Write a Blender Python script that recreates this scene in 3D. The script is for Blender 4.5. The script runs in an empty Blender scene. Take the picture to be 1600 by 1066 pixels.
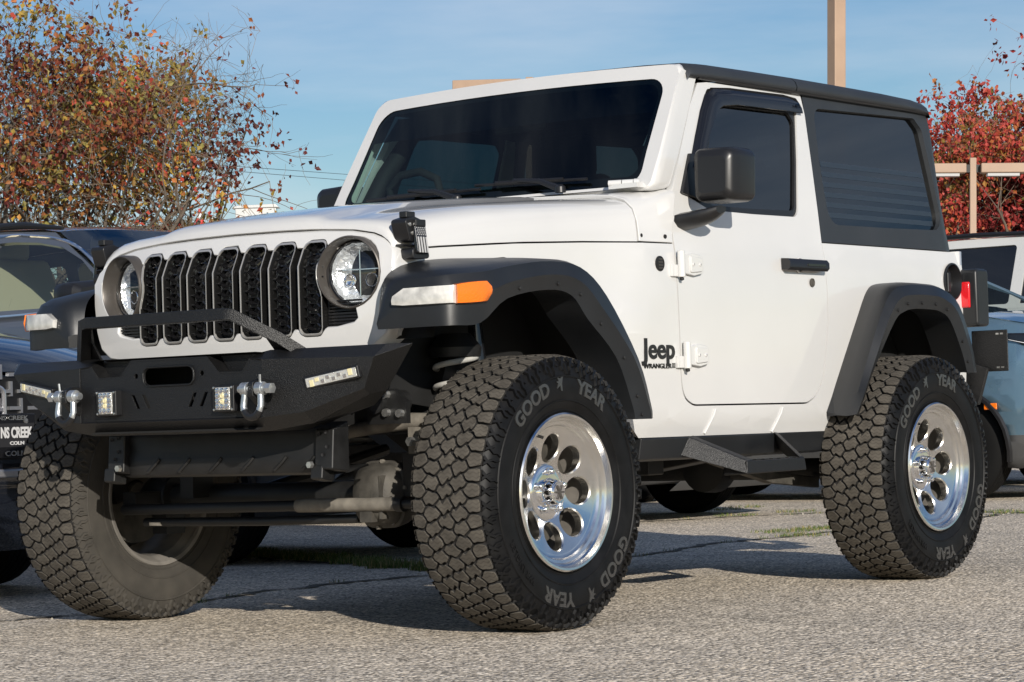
import bpy, bmesh, math, random
from math import sin, cos, pi, radians
from mathutils import Vector, Matrix
random.seed(7)
SC = bpy.context.scene
COL = SC.collection
# ------------------------------------------------------------------ camera
cam = bpy.data.objects.new('camera', bpy.data.cameras.new('camera'))
COL.objects.link(cam)
_R = Vector((0.796371, 0.604012, -0.031008)); _U = Vector((0.043094, -0.005530, 0.999056)); _F = Vector((-0.603271, 0.796956, 0.030433))
mt = Matrix((_R, _U, -_F)).transposed().to_4x4(); mt.translation = Vector((5.8812, -6.6642, 0.6621))
cam.matrix_world = mt
cam.data.sensor_width = 36; cam.data.sensor_fit = 'HORIZONTAL'
cam.data.lens = 36 * 4101.2 / 1600
cam.data.clip_start = 0.1; cam.data.clip_end = 3000
SC.camera = cam
# ------------------------------------------------------------------ sky and sun
SUN_EL = radians(19); SUN_AZ = math.atan2(0.783, -0.622)
w = bpy.data.worlds.new('World'); SC.world = w; w.use_nodes = True
nt = w.node_tree; nt.nodes.clear()
sky = nt.nodes.new('ShaderNodeTexSky'); sky.sky_type = 'NISHITA'; sky.sun_disc = False
sky.sun_elevation = SUN_EL; sky.sun_rotation = SUN_AZ
sky.air_density = 1.0; sky.dust_density = 0.25; sky.ozone_density = 2.5
# thin high cirrus: soft streaks mixed over the blue
tc = nt.nodes.new('ShaderNodeTexCoord'); mp = nt.nodes.new('ShaderNodeMapping')
mp.inputs['Rotation'].default_value = (0.1, 0.25, 0.5); mp.inputs['Scale'].default_value = (1.5, 1.5, 9)
nz = nt.nodes.new('ShaderNodeTexNoise'); nz.inputs['Scale'].default_value = 1.7; nz.inputs['Detail'].default_value = 7; nz.inputs['Roughness'].default_value = 0.55
rp = nt.nodes.new('ShaderNodeValToRGB'); rp.color_ramp.elements[0].position = 0.43; rp.color_ramp.elements[1].position = 0.70
rp.color_ramp.elements[1].color = (0.55, 0.55, 0.55, 1)
mx = nt.nodes.new('ShaderNodeMixRGB'); mx.inputs['Color2'].default_value = (7.4, 8.0, 8.9, 1)
bg = nt.nodes.new('ShaderNodeBackground'); bg.inputs['Strength'].default_value = 0.082
wo = nt.nodes.new('ShaderNodeOutputWorld')
L = nt.links.new
L(tc.outputs['Generated'], mp.inputs['Vector']); L(mp.outputs['Vector'], nz.inputs['Vector'])
L(nz.outputs['Fac'], rp.inputs['Fac']); L(rp.outputs['Color'], mx.inputs['Fac'])
hs = nt.nodes.new('ShaderNodeHueSaturation'); hs.inputs['Saturation'].default_value = 1.3; hs.inputs['Value'].default_value = 0.90; hs.inputs['Hue'].default_value = 0.510
L(sky.outputs['Color'], hs.inputs['Color']); L(hs.outputs['Color'], mx.inputs['Color1']); L(mx.outputs['Color'], bg.inputs['Color']); L(bg.outputs['Background'], wo.inputs['Surface'])
sd = Vector((sin(SUN_AZ) * cos(SUN_EL), cos(SUN_AZ) * cos(SUN_EL), sin(SUN_EL)))
sl = bpy.data.lights.new('sun', 'SUN'); sl.energy = 4.9; sl.angle = radians(0.5); sl.color = (1.0, 0.94, 0.85)
so = bpy.data.objects.new('sun', sl); COL.objects.link(so)
so.rotation_euler = sd.to_track_quat('Z', 'Y').to_euler(); so.location = sd * 60
SC.view_settings.view_transform = 'Standard'; SC.view_settings.look = 'None'
SC.view_settings.exposure = 0.22; SC.view_settings.gamma = 1.0
SC.cycles.use_denoising = True
SC.cycles.max_bounces = 8; SC.cycles.transparent_max_bounces = 12
# ------------------------------------------------------------------ materials
def mat(name, col, rough=0.5, metal=0.0, coat=0.0, bump=None, vary=None, spec=0.5, coatr=0.05):
    """Principled; bump=(scale, strength, distance), vary=(scale, amount) tints the colour with noise."""
    m = bpy.data.materials.new(name); m.use_nodes = True
    t = m.node_tree; b = t.nodes['Principled BSDF']
    b.inputs['Base Color'].default_value = (*col, 1); b.inputs['Roughness'].default_value = rough
    b.inputs['Metallic'].default_value = metal; b.inputs['Coat Weight'].default_value = coat
    b.inputs['Coat Roughness'].default_value = coatr; b.inputs['Specular IOR Level'].default_value = spec
    if coat >= 1.0: b.inputs['Coat IOR'].default_value = 1.7
    co = t.nodes.new('ShaderNodeTexCoord')
    if vary:
        n = t.nodes.new('ShaderNodeTexNoise'); n.inputs['Scale'].default_value = vary[0]; n.inputs['Detail'].default_value = 6
        r = t.nodes.new('ShaderNodeValToRGB'); a = vary[1]
        r.color_ramp.elements[0].position = 0.3; r.color_ramp.elements[1].position = 0.72
        r.color_ramp.elements[0].color = (*[c * (1 - a) for c in col], 1)
        r.color_ramp.elements[1].color = (*[min(1, c * (1 + a)) for c in col], 1)
        t.links.new(co.outputs['Object'], n.inputs['Vector']); t.links.new(n.outputs['Fac'], r.inputs['Fac'])
        t.links.new(r.outputs['Color'], b.inputs['Base Color'])
        mr = t.nodes.new('ShaderNodeMapRange'); mr.inputs['To Min'].default_value = max(0, rough - .08); mr.inputs['To Max'].default_value = rough + .1
        t.links.new(n.outputs['Fac'], mr.inputs['Value']); t.links.new(mr.outputs['Result'], b.inputs['Roughness'])
    if bump:
        n = t.nodes.new('ShaderNodeTexNoise'); n.inputs['Scale'].default_value = bump[0]; n.inputs['Detail'].default_value = 3
        bp = t.nodes.new('ShaderNodeBump'); bp.inputs['Strength'].default_value = bump[1]; bp.inputs['Distance'].default_value = bump[2]
        t.links.new(co.outputs['Object'], n.inputs['Vector']); t.links.new(n.outputs['Fac'], bp.inputs['Height'])
        t.links.new(bp.outputs['Normal'], b.inputs['Normal'])
    return m
def glass(name, tint, refl=0.05, rough=0.0, gcol=(1, 1, 1)):
    m = bpy.data.materials.new(name); m.use_nodes = True; t = m.node_tree; t.nodes.clear()
    o = t.nodes.new('ShaderNodeOutputMaterial'); mixs = t.nodes.new('ShaderNodeMixShader')
    tr = t.nodes.new('ShaderNodeBsdfTransparent'); tr.inputs['Color'].default_value = (*tint, 1)
    gl = t.nodes.new('ShaderNodeBsdfGlossy'); gl.inputs['Roughness'].default_value = rough; gl.inputs['Color'].default_value = (*gcol, 1)
    lw = t.nodes.new('ShaderNodeLayerWeight'); lw.inputs['Blend'].default_value = 0.5
    p = t.nodes.new('ShaderNodeMath'); p.operation = 'POWER'; p.inputs[1].default_value = 5
    a = t.nodes.new('ShaderNodeMath'); a.operation = 'MULTIPLY_ADD'; a.inputs[1].default_value = 0.9; a.inputs[2].default_value = refl
    t.links.new(lw.outputs['Facing'], p.inputs[0]); t.links.new(p.outputs[0], a.inputs[0]); t.links.new(a.outputs[0], mixs.inputs['Fac'])
    t.links.new(tr.outputs[0], mixs.inputs[1]); t.links.new(gl.outputs[0], mixs.inputs[2]); t.links.new(mixs.outputs[0], o.inputs['Surface'])
    return m
def tread_mat():
    """dusty rubber with fine zigzag sipes cut across the blocks"""
    m = mat('tread_rubber', (0.082, 0.072, 0.058), 0.85, spec=0.2)
    t = m.node_tree; b = t.nodes['Principled BSDF']; N = t.nodes.new
    co = N('ShaderNodeTexCoord'); sp = N('ShaderNodeSeparateXYZ'); t.links.new(co.outputs['Object'], sp.inputs[0])
    def mth(op, a=None, bb=None, c=None):
        n = N('ShaderNodeMath'); n.operation = op
        for i, v in enumerate((a, bb, c)):
            if v is None: continue
            if isinstance(v, (int, float)): n.inputs[i].default_value = v
            else: t.links.new(v, n.inputs[i])
        return n.outputs[0]
    ang = mth('ARCTAN2', sp.outputs['Z'], sp.outputs['Y'])
    zig = mth('MULTIPLY', mth('PINGPONG', mth('MULTIPLY', sp.outputs['X'], 42), 0.5), 1.1)
    ph = mth('FRACT', mth('ADD', mth('MULTIPLY', ang, 0.436 / 0.0135), zig))
    cut = mth('MULTIPLY', mth('LESS_THAN', ph, 0.12), 0.75)
    n = N('ShaderNodeTexNoise'); n.inputs['Scale'].default_value = 28; n.inputs['Detail'].default_value = 8
    t.links.new(co.outputs['Object'], n.inputs['Vector'])
    r = N('ShaderNodeValToRGB'); r.color_ramp.elements[0].position = .3; r.color_ramp.elements[1].position = .7
    r.color_ramp.elements[0].color = (0.054, 0.048, 0.040, 1); r.color_ramp.elements[1].color = (0.092, 0.082, 0.068, 1)
    t.links.new(n.outputs['Fac'], r.inputs['Fac'])
    mx = N('ShaderNodeMixRGB'); mx.inputs['Color2'].default_value = (0.022, 0.019, 0.016, 1)
    t.links.new(cut, mx.inputs['Fac']); t.links.new(r.outputs['Color'], mx.inputs['Color1']); t.links.new(mx.outputs['Color'], b.inputs['Base Color'])
    bp = N('ShaderNodeBump'); bp.inputs['Strength'].default_value = 0.5; bp.inputs['Distance'].default_value = 0.002
    t.links.new(mth('SUBTRACT', mth('MULTIPLY', n.outputs['Fac'], .6), cut), bp.inputs['Height']); t.links.new(bp.outputs['Normal'], b.inputs['Normal'])
    return m
MT = dict(
    white=mat('white_paint', (0.565, 0.56, 0.548), 0.35, coat=1.0, vary=(2.2, 0.03), coatr=0.025),
    plastic=mat('black_grained_plastic', (0.0105, 0.0115, 0.013), 0.40, bump=(900, .25, .0006), vary=(6, .25)),
    plastic2=mat('satin_black_plastic', (0.010, 0.010, 0.011), 0.36, bump=(600, .12, .0005)),
    hardtop=mat('hardtop_black', (0.021, 0.024, 0.028), 0.5, bump=(1100, .25, .0005), vary=(3, .15)),
    powder=mat('powder_coated_steel', (0.0055, 0.0055, 0.0058), 0.40, bump=(300, 1.0, .0022), vary=(420, .8)),
    gloss=mat('gloss_black', (0.008, 0.008, 0.009), 0.12, coat=.4),
    grey=mat('bezel_grey', (0.085, 0.076, 0.068), 0.40, metal=.45, bump=(700, .1, .0004)),
    silver=mat('slot_silver', (0.58, 0.56, 0.53), 0.36, metal=.7),
    dark=mat('underbody_black', (0.006, 0.006, 0.006), 0.7, vary=(7, .5)),
    frame=mat('chassis_black', (0.009, 0.009, 0.009), 0.5, vary=(12, .5), bump=(80, .2, .001)),
    dusty=mat('dusty_steel', (0.15, 0.135, 0.112), 0.75, vary=(16, .45), bump=(120, .4, .002)),
    castiron=mat('cast_iron', (0.070, 0.064, 0.054), 0.65, metal=.3, vary=(14, .5), bump=(150, .5, .002)),
    zinc=mat('zinc_plated', (0.62, 0.62, 0.60), 0.28, metal=.9, vary=(40, .2)),
    galv=mat('galvanised_shackle', (0.52, 0.54, 0.55), 0.30, metal=.85, vary=(40, .2)),
    alu=mat('polished_aluminium', (0.80, 0.79, 0.77), 0.17, metal=1.0, bump=(60, .03, .001), vary=(9, .06)),
    alu2=mat('machined_aluminium', (0.70, 0.68, 0.64), 0.24, metal=1.0),
    barrel=mat('dusty_rim_barrel', (0.19, 0.175, 0.155), 0.6, metal=.35, vary=(8, .4)),
    chrome=mat('chrome', (0.85, 0.85, 0.86), 0.05, metal=1.0),
    facet=mat('reflector_chrome', (0.88, 0.89, 0.90), 0.26, metal=.7, bump=(42, .6, .02)),
    tread=tread_mat(),
    groove=mat('tread_groove', (0.012, 0.011, 0.010), 0.9),
    side=mat('sidewall_rubber', (0.0045, 0.0045, 0.0048), 0.50, bump=(90, .15, .001), vary=(18, .5), spec=.22),
    sidelet=mat('sidewall_letter', (0.034, 0.034, 0.034), 0.27, spec=.6),
    sidedust=mat('dusty_sidewall', (0.040, 0.0355, 0.029), 0.85, vary=(11, .35), bump=(60, .3, .001)),
    amber=mat('amber_lens', (0.75, 0.16, 0.008), 0.18, coat=.5, bump=(140, .6, .003)),
    lampgrey=mat('clear_marker_lens', (0.50, 0.49, 0.46), 0.15, coat=.8, vary=(22, .35)),
    red=mat('red_lens', (0.62, 0.012, 0.018), 0.15, coat=.8, bump=(160, .4, .002)),
    led=mat('led_lens', (0.72, 0.71, 0.66), 0.12, metal=.6, bump=(300, .8, .003)),
    ledy=mat('led_phosphor', (0.62, 0.56, 0.34), 0.3),
    lens=glass('clear_lens', (0.93, 0.95, 0.96), 0.06),
    wind=glass('windshield_glass', (0.42, 0.53, 0.51), 0.045),
    band=glass('windshield_sunband', (0.05, 0.055, 0.065), 0.035),
    tint=glass('tinted_glass', (0.05, 0.055, 0.06), 0.11),
    frit=mat('glass_border_black', (0.006, 0.006, 0.007), 0.08),
    interior=mat('interior_black', (0.010, 0.010, 0.011), 0.75),
    seatm=mat('seat_dark_cloth', (0.020, 0.020, 0.022), 0.85, bump=(500, .3, .001)),
    stripe=glass('printed_stripe', (0.32, 0.32, 0.32), 0.15, .3),
    slotblack=mat('slot_black', (0.006, 0.006, 0.006), 0.32), void=mat('flat_black', (0.004, 0.004, 0.004), 0.9),
    coil=mat('painted_coil', (.42, .41, .38), .5, vary=(20, .3)),
    badge=mat('badge_black', (0.010, 0.010, 0.010), 0.35),
    flagw=mat('print_white', (0.42, 0.42, 0.42), 0.5),
)
# ------------------------------------------------------------------ mesh helpers
class M:
    """collects verts, faces and material slots; build() links ONE mesh object"""
    def __init__(s): s.v = []; s.f = []; s.mi = []
    def add(s, v, f, m=0):
        o = len(s.v); s.v += [tuple(p) for p in v]
        for q in f: s.f.append(tuple(i + o for i in q)); s.mi.append(m)
        return s
    def join(s, o, dm=0):
        n = len(s.v); s.v += o.v
        for q, k in zip(o.f, o.mi): s.f.append(tuple(i + n for i in q)); s.mi.append(k + dm)
        return s
    def xf(s, mtx):
        s.v = [tuple(mtx @ Vector(p)) for p in s.v]; return s
    def mirror(s):
        o = M(); o.v = [(-x, y, z) for x, y, z in s.v]; o.f = [tuple(reversed(q)) for q in s.f]; o.mi = list(s.mi); return o
    def box(s, c, d, m=0, rot=None):
        hx, hy, hz = d[0] / 2, d[1] / 2, d[2] / 2
        vs = [Vector((x, y, z)) for x in (-hx, hx) for y in (-hy, hy) for z in (-hz, hz)]
        if rot is not None: vs = [rot @ p for p in vs]
        vs = [tuple(p + Vector(c)) for p in vs]
        return s.add(vs, [(0, 1, 3, 2), (4, 6, 7, 5), (0, 4, 5, 1), (2, 3, 7, 6), (0, 2, 6, 4), (1, 5, 7, 3)], m)
    def prism(s, pts, vec, m=0):
        n = len(pts); vec = Vector(vec); a = [Vector(p) for p in pts]; b = [p + vec for p in a]
        return s.add(a + b, [tuple(range(n))[::-1], tuple(range(n, 2 * n))] + [(i, (i + 1) % n, (i + 1) % n + n, i + n) for i in range(n)], m)
    def grid(s, rows, m=0, closed=False):
        k = len(rows[0]); v = [p for r in rows for p in r]; f = []
        for i in range(len(rows) - 1):
            for j in range(k if closed else k - 1):
                j2 = (j + 1) % k; f.append((i * k + j, i * k + j2, (i + 1) * k + j2, (i + 1) * k + j))
        return s.add(v, f, m)
    def tube(s, path, r, n=10, m=0, caps=True, square=False):
        P = [Vector(p) for p in path]; rows = []; up = Vector((0, 0, 1)); prev = None
        for i, p in enumerate(P):
            t = (P[min(i + 1, len(P) - 1)] - P[max(i - 1, 0)]).normalized()
            a = t.cross(up) if abs(t.dot(up)) < .95 else t.cross(Vector((0, 1, 0)))
            a.normalize()
            if prev is not None:
                a = (prev - t * prev.dot(t)).normalized()
            prev = a; b = t.cross(a); rr = r[i] if isinstance(r, (list, tuple)) else r
            o = pi / n if square else 0
            rows.append([tuple(p + (a * cos(o + 2 * pi * k / n) + b * sin(o + 2 * pi * k / n)) * rr) for k in range(n)])
        s.grid(rows, m, True)
        if caps:
            o = len(s.v) - len(rows) * n
            s.f.append(tuple(range(o, o + n))[::-1]); s.mi.append(m)
            o2 = len(s.v) - n; s.f.append(tuple(range(o2, o2 + n))); s.mi.append(m)
        return s
    def lathe(s, prof, org=(0, 0, 0), axis='X', n=48, m=0):
        """prof = [(along, radius), ...]"""
        rows = []
        for a, r in prof:
            row = []
            for k in range(n):
                t = 2 * pi * k / n; c, d = r * cos(t), r * sin(t)
                p = (a, c, d) if axis == 'X' else ((c, a, d) if axis == 'Y' else (c, d, a))
                row.append((p[0] + org[0], p[1] + org[1], p[2] + org[2]))
            rows.append(row)
        return s.grid(rows, m, True)
    def build(s, name, mats, parent=None, ang=35, bevel=0, seg=2, solid=0, off=-1, recalc=False, loc=None, sub=0, bang=35):
        me = bpy.data.meshes.new(name); me.from_pydata(s.v, [], s.f); me.update()
        for x in (mats if isinstance(mats, (list, tuple)) else [mats]): me.materials.append(x)
        for p, k in zip(me.polygons, s.mi): p.material_index = k; p.use_smooth = ang > 0
        if recalc:
            bm = bmesh.new(); bm.from_mesh(me); bmesh.ops.recalc_face_normals(bm, faces=bm.faces[:]); bm.to_mesh(me); bm.free()
        if ang > 0 and not bevel: me.set_sharp_from_angle(angle=radians(ang))
        o = bpy.data.objects.new(name, me); COL.objects.link(o)
        if parent is not None: o.parent = parent
        if loc is not None: o.location = loc
        if solid: md = o.modifiers.new('solid', 'SOLIDIFY'); md.thickness = solid; md.offset = off
        if bevel:
            md = o.modifiers.new('bevel', 'BEVEL'); md.width = bevel; md.segments = seg; md.limit_method = 'ANGLE'; md.angle_limit = radians(bang); md.harden_normals = True
        if sub: md = o.modifiers.new('sub', 'SUBSURF'); md.levels = sub; md.render_levels = sub
        return o
def fillet(pts, r, n=5):
    """round the corners of a closed 2-D polygon; r is one radius or a list"""
    out = []; N = len(pts)
    for i in range(N):
        rr = r[i] if isinstance(r, (list, tuple)) else r
        p = Vector(pts[i]); a = Vector(pts[i - 1]) - p; b = Vector(pts[(i + 1) % N]) - p
        la, lb = a.length, b.length; a.normalize(); b.normalize()
        if rr <= 0 or a.dot(b) < -.999: out.append(tuple(p)); continue
        th = a.angle(b); d = min(rr / math.tan(th / 2), la * .48, lb * .48); R = d * math.tan(th / 2)
        c = p + (a + b).normalized() * (R / sin(th / 2))
        s0 = p + a * d - c; s1 = p + b * d - c
        a0 = math.atan2(s0.y, s0.x); a1 = math.atan2(s1.y, s1.x); da = (a1 - a0 + pi) % (2 * pi) - pi
        for k in range(n + 1):
            t = a0 + da * k / n; out.append((c.x + R * cos(t), c.y + R * sin(t)))
    return out
def offs(poly, d):
    """offset a closed polygon outwards by d (d<0 inwards)"""
    N = len(poly); A = sum(poly[i][0] * poly[(i + 1) % N][1] - poly[(i + 1) % N][0] * poly[i][1] for i in range(N)); sg = 1 if A > 0 else -1
    out = []
    for i in range(N):
        p = Vector(poly[i]); a = (p - Vector(poly[i - 1])); b = (Vector(poly[(i + 1) % N]) - p)
        if a.length < 1e-9: a = b
        if b.length < 1e-9: b = a
        a.normalize(); b.normalize()
        n1 = Vector((a.y, -a.x)) * sg; n2 = Vector((b.y, -b.x)) * sg; m_ = n1 + n2
        if m_.length < 1e-6: m_ = n1
        m_.normalize(); k = max(.35, m_.dot(n1)); out.append(tuple(p + m_ * (d / k)))
    return out
def panel(outline, holes=(), fmap=None, su=.12, sv=.12, out=None, m=0):
    """sheet with holes cut from a 2-D outline, gridded and bent into 3-D by fmap(u, v)"""
    bm = bmesh.new(); eds = []
    for lp in [outline] + list(holes):
        q = [p for i, p in enumerate(lp) if (Vector(p) - Vector(lp[i - 1])).length > 1e-5]
        vs = [bm.verts.new((p[0], p[1], 0)) for p in q]
        eds += [bm.edges.new((vs[i], vs[(i + 1) % len(vs)])) for i in range(len(vs))]
    bmesh.ops.triangle_fill(bm, edges=eds, use_beauty=True)
    gu, gv = [], []
    us = [p[0] for p in outline]; vv = [p[1] for p in outline]
    for st, lo, hi, no, keep in ((su, min(us), max(us), (1, 0, 0), gu), (sv, min(vv), max(vv), (0, 1, 0), gv)):
        if not st: continue
        k = max(1, int(round((hi - lo) / st))) if not isinstance(st, (list, tuple)) else 1
        for c in ([g + 1.1e-5 for g in st if lo + .004 < g < hi - .004] if k == 1 and isinstance(st, (list, tuple)) else [lo + (hi - lo) * i / k + 1.37e-4 for i in range(1, k)]):
            keep.append(c)
            bmesh.ops.bisect_plane(bm, geom=bm.verts[:] + bm.edges[:] + bm.faces[:], dist=1e-6, plane_co=(c * no[0], c * no[1], 0), plane_no=no)
    dis = []
    for e in bm.edges:
        if len(e.link_faces) != 2: continue
        a, b = e.verts[0].co, e.verts[1].co
        if abs(a.x - b.x) < 2e-6 and any(abs(a.x - g) < 2e-6 for g in gu): continue
        if abs(a.y - b.y) < 2e-6 and any(abs(a.y - g) < 2e-6 for g in gv): continue
        dis.append(e)
    if dis: bmesh.ops.dissolve_edges(bm, edges=dis, use_verts=False, use_face_split=False)
    bm.normal_update()
    for f in bm.faces:
        if f.normal.z < 0: f.normal_flip()
    bm.verts.index_update()
    V = [fmap(p.co.x, p.co.y) for p in bm.verts]; F = [tuple(x.index for x in f.verts) for f in bm.faces]
    bm.free()
    if out is not None:
        s = Vector()
        for q in F[:400]:
            a, b, c = (Vector(V[i]) for i in q[:3]); s += (b - a).cross(c - a)
        if s.dot(Vector(out)) < 0: F = [tuple(reversed(q)) for q in F]
    return M().add(V, F, m)
def text_mesh(body, size, extrude=.002, bold=0.0, space=1.0):
    cu = bpy.data.curves.new('lettering', 'FONT'); cu.body = body; cu.size = size; cu.extrude = extrude; cu.offset = bold; cu.space_character = space
    cu.resolution_u = 4
    o = bpy.data.objects.new('lettering', cu); COL.objects.link(o)
    dg = bpy.context.evaluated_depsgraph_get(); me = bpy.data.meshes.new_from_object(o.evaluated_get(dg))
    r = M(); r.add([tuple(v.co) for v in me.vertices], [tuple(p.vertices) for p in me.polygons])
    bpy.data.objects.remove(o); bpy.data.meshes.remove(me); bpy.data.curves.remove(cu)
    return r
def empty(name, loc=(0, 0, 0), rz=0):
    o = bpy.data.objects.new(name, None); COL.objects.link(o); o.location = loc; o.rotation_euler = (0, 0, rz); o.empty_display_size = .2
    return o
def tag(o, label=None, cat=None, group=None, kind=None):
    if label: o['label'] = label
    if cat: o['category'] = cat
    if group: o['group'] = group
    if kind: o['kind'] = kind
    return o
def lerp(x, xs, ys):
    if x <= xs[0]: return ys[0]
    for i in range(len(xs) - 1):
        if x <= xs[i + 1]: return ys[i] + (ys[i + 1] - ys[i]) * (x - xs[i]) / (xs[i + 1] - xs[i])
    return ys[-1]
def sstep(x, a, b):
    t = min(1, max(0, (x - a) / (b - a))); return t * t * (3 - 2 * t)
# ================================================================== the off-road car: wheels
JEEP = tag(empty('off_road_vehicle'), 'lifted white two-door off-road vehicle with black hardtop, steel bumper and huge tyres', 'car')
TR, NP = 0.436, 58
def tyre_mesh(phase):
    """axis along X, outer face towards +X; slots: 0 tread 1 groove 2 black sidewall 3 dusty sidewall 4 letters"""
    t = M(); p = 2 * pi / NP
    half = [(0, .4225), (.07, .4215), (.10, .4200), (.124, .4165), (.136, .408), (.1455, .390), (.152, .365), (.1545, .335), (.1525, .300), (.145, .270), (.136, .252), (.128, .238)]
    t.lathe([(-a, r) for a, r in half[3:][::-1]], n=120, m=3)
    t.lathe([(-a, r) for a, r in half[:4][::-1]] + half[1:4], n=120, m=1)
    t.lathe(half[3:], n=120, m=2)
    def chaikin(q):
        o_ = []
        for i in range(len(q)):
            a, b = Vector(q[i]), Vector(q[(i + 1) % len(q)]); o_ += [tuple(a * .78 + b * .22), tuple(a * .22 + b * .78)]
        return o_
    def lug(poly, r0, r1, m=0, gap=.0040, smooth=True):
        """poly in (u: fraction of a pitch, w: metres across)"""
        q = [(u * p * TR, w_) for u, w_ in poly]; q = offs(q, -gap)
        if smooth: q = chaikin(q)
        q2 = offs(q, -.0014)
        def P(u, w_, r):
            rr = r - .010 * max(0, (abs(w_) - .095) / .04) ** 2
            a = u / TR; return (w_, rr * cos(a), rr * sin(a))
        n = len(q)
        V = [P(u, w_, r0) for u, w_ in q] + [P(u, w_, r1 - .0016) for u, w_ in q] + [P(u, w_, r1) for u, w_ in q2]
        t.add(V, [(i, (i + 1) % n, n + (i + 1) % n, n + i) for i in range(n)], 1)
        o = len(t.v) - len(V)
        for f in [(n + i, n + (i + 1) % n, 2 * n + (i + 1) % n, 2 * n + i) for i in range(n)] + [tuple(range(2 * n, 3 * n))]:
            t.f.append(tuple(k + o for k in f)); t.mi.append(m)
    zz = .0105
    rnd = random.Random(3 + phase)
    BW = [-.0805, -.0270, .0270, .0805]
    ju = {}
    def bv(k, q):
        """vertex q (quarter pitches) on the k-th groove line; shared by the blocks on both sides"""
        q0 = q % (4 * NP)
        if (k, q0) not in ju: ju[(k, q0)] = (rnd.uniform(-.085, .085), rnd.uniform(-.0028, .0028), rnd.uniform(.65, 1.25))
        du, dw_, am = ju[(k, q0)]
        sgn = (1, 0, -1, 0)[(q + (2 if k in (0, 2) else 0)) % 4]     # bulges towards the row above at the lower row's block centres
        return (q / 4 + du + phase * .1, BW[k] + sgn * zz * am + dw_)
    def lat(k, q):
        """S-shaped groove between neighbouring blocks of row k, from groove line k up to k + 1"""
        key = ('l', k, q % (4 * NP))
        if key not in ju: ju[key] = (rnd.choice((.22, .26, .16, -.14, .20)) + rnd.uniform(-.04, .04), rnd.uniform(-.004, .004))
        s_, o_ = ju[key]; c_ = (BW[k] + BW[k + 1]) / 2
        return (q / 4 + s_ + phase * .1, c_ - .009 + o_), (q / 4 - s_ * .7 + phase * .1, c_ + .009 + o_)
    for j in range(NP):
        odd = j % 2
        for k in range(3):
            q0 = 4 * j + (2 if k == 1 else 0)          # block centre
            A_, B_ = lat(k, q0 - 2), lat(k, q0 + 2)
            poly = [bv(k, q0 + d_) for d_ in (-2, -1, 0, 1, 2)] + [B_[0], B_[1]] + [bv(k + 1, q0 + d_) for d_ in (2, 1, 0, -1, -2)] + [A_[1], A_[0]]
            lug(poly, .4165, TR - rnd.uniform(0, .0008))
        u0 = j + phase * .1
        for sd in (-1, 1):            # shoulder blocks
            k = 3 if sd > 0 else 0; q0 = 4 * j + 2; uo = q0 / 4 + phase * .1; b = .1335
            e0, e1 = (.05, -.03) if odd else (-.03, .05); nt_ = .05 if odd else .12
            inner = [bv(k, q0 + d_) for d_ in (-2, -1, 0, 1, 2)]
            poly = inner + [(uo + .48 + e1, sd * .106), (uo + .49 - e1 * .4, sd * .120), (uo + .50 - nt_, sd * b), (uo - .47 + nt_, sd * b), (uo - .49 - e0 * .4, sd * .120), (uo - .48 + e0, sd * .106)]
            if sd < 0: poly = poly[::-1]
            lug(poly, .4125, TR - .001, 0, .0034)
            # biting edges that run down on to the sidewall
            pr = [(.1335, .4235), (.1405, .410), (.1465, .396), (.1505, .382), (.153, .369)]
            for q, (s0, s1, n_) in enumerate(((-.40, -.02, 5 if odd else 4), (.10, .40, 3 if odd else 5))):
                V = []
                for i in range(n_):
                    w_, r = pr[i]; sh = (.26 * i if q == 0 else -.20 * i) * (.6 if i > 2 else 1)
                    wd = 1 - .13 * i; c_ = (s0 + s1) / 2; h_ = (s1 - s0) / 2 * wd
                    for e, up in ((c_ - h_, 0), (c_ - h_ + .05, 1), (c_ + h_ - .05, 1), (c_ + h_, 0)):
                        a_ = (uo + e + sh) * p; ww = w_ + (.0046 if up else -.002); rr = r + (.002 if up else -.002)
                        V.append((sd * ww, rr * cos(a_), rr * sin(a_)))
                F = [(i * 4 + k, i * 4 + k + 1, i * 4 + k + 5, i * 4 + k + 4) for i in range(n_ - 1) for k in range(3)] + [((n_ - 1) * 4, (n_ - 1) * 4 + 1, (n_ - 1) * 4 + 2, (n_ - 1) * 4 + 3)]
                t.add(V, F, 2 if sd > 0 else 3)
    for sd, mi in ((1, 2), (-1, 3)):      # rim guard bead and the fine ring under the lugs
        for w0, r0, h in ((.1380, .2580, .003), (.1505, .2890, .0018), (.1545, .3640, .0016)):
            t.lathe([(sd * (w0 - .002), r0 - .004), (sd * (w0 + h), r0 - .0015), (sd * (w0 + h), r0 + .0015), (sd * (w0 - .002), r0 + .004)], n=120, m=mi)
    return t
def wall_w(r):
    return lerp(r, [.238, .252, .270, .300, .335, .365, .390], [.128, .136, .145, .1525, .1545, .152, .1455])
def bend_text(t, word, size, a0, r0, m, bold=.0016, space=1.0, stretch=1.0, hgt=.003):
    tm = text_mesh(word, size, extrude=.0016, bold=bold, space=space)
    x0 = min(v[0] for v in tm.v); x1 = max(v[0] for v in tm.v); xc = (x0 + x1) / 2
    V = []
    for x, y, z in tm.v:
        a = a0 - (x - xc) * stretch / r0; r = r0 + y
        V.append((wall_w(r) + hgt * .5 + z, r * cos(a), r * sin(a)))
    t.add(V, tm.f, m)
    return (x1 - x0) * stretch / r0
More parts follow.
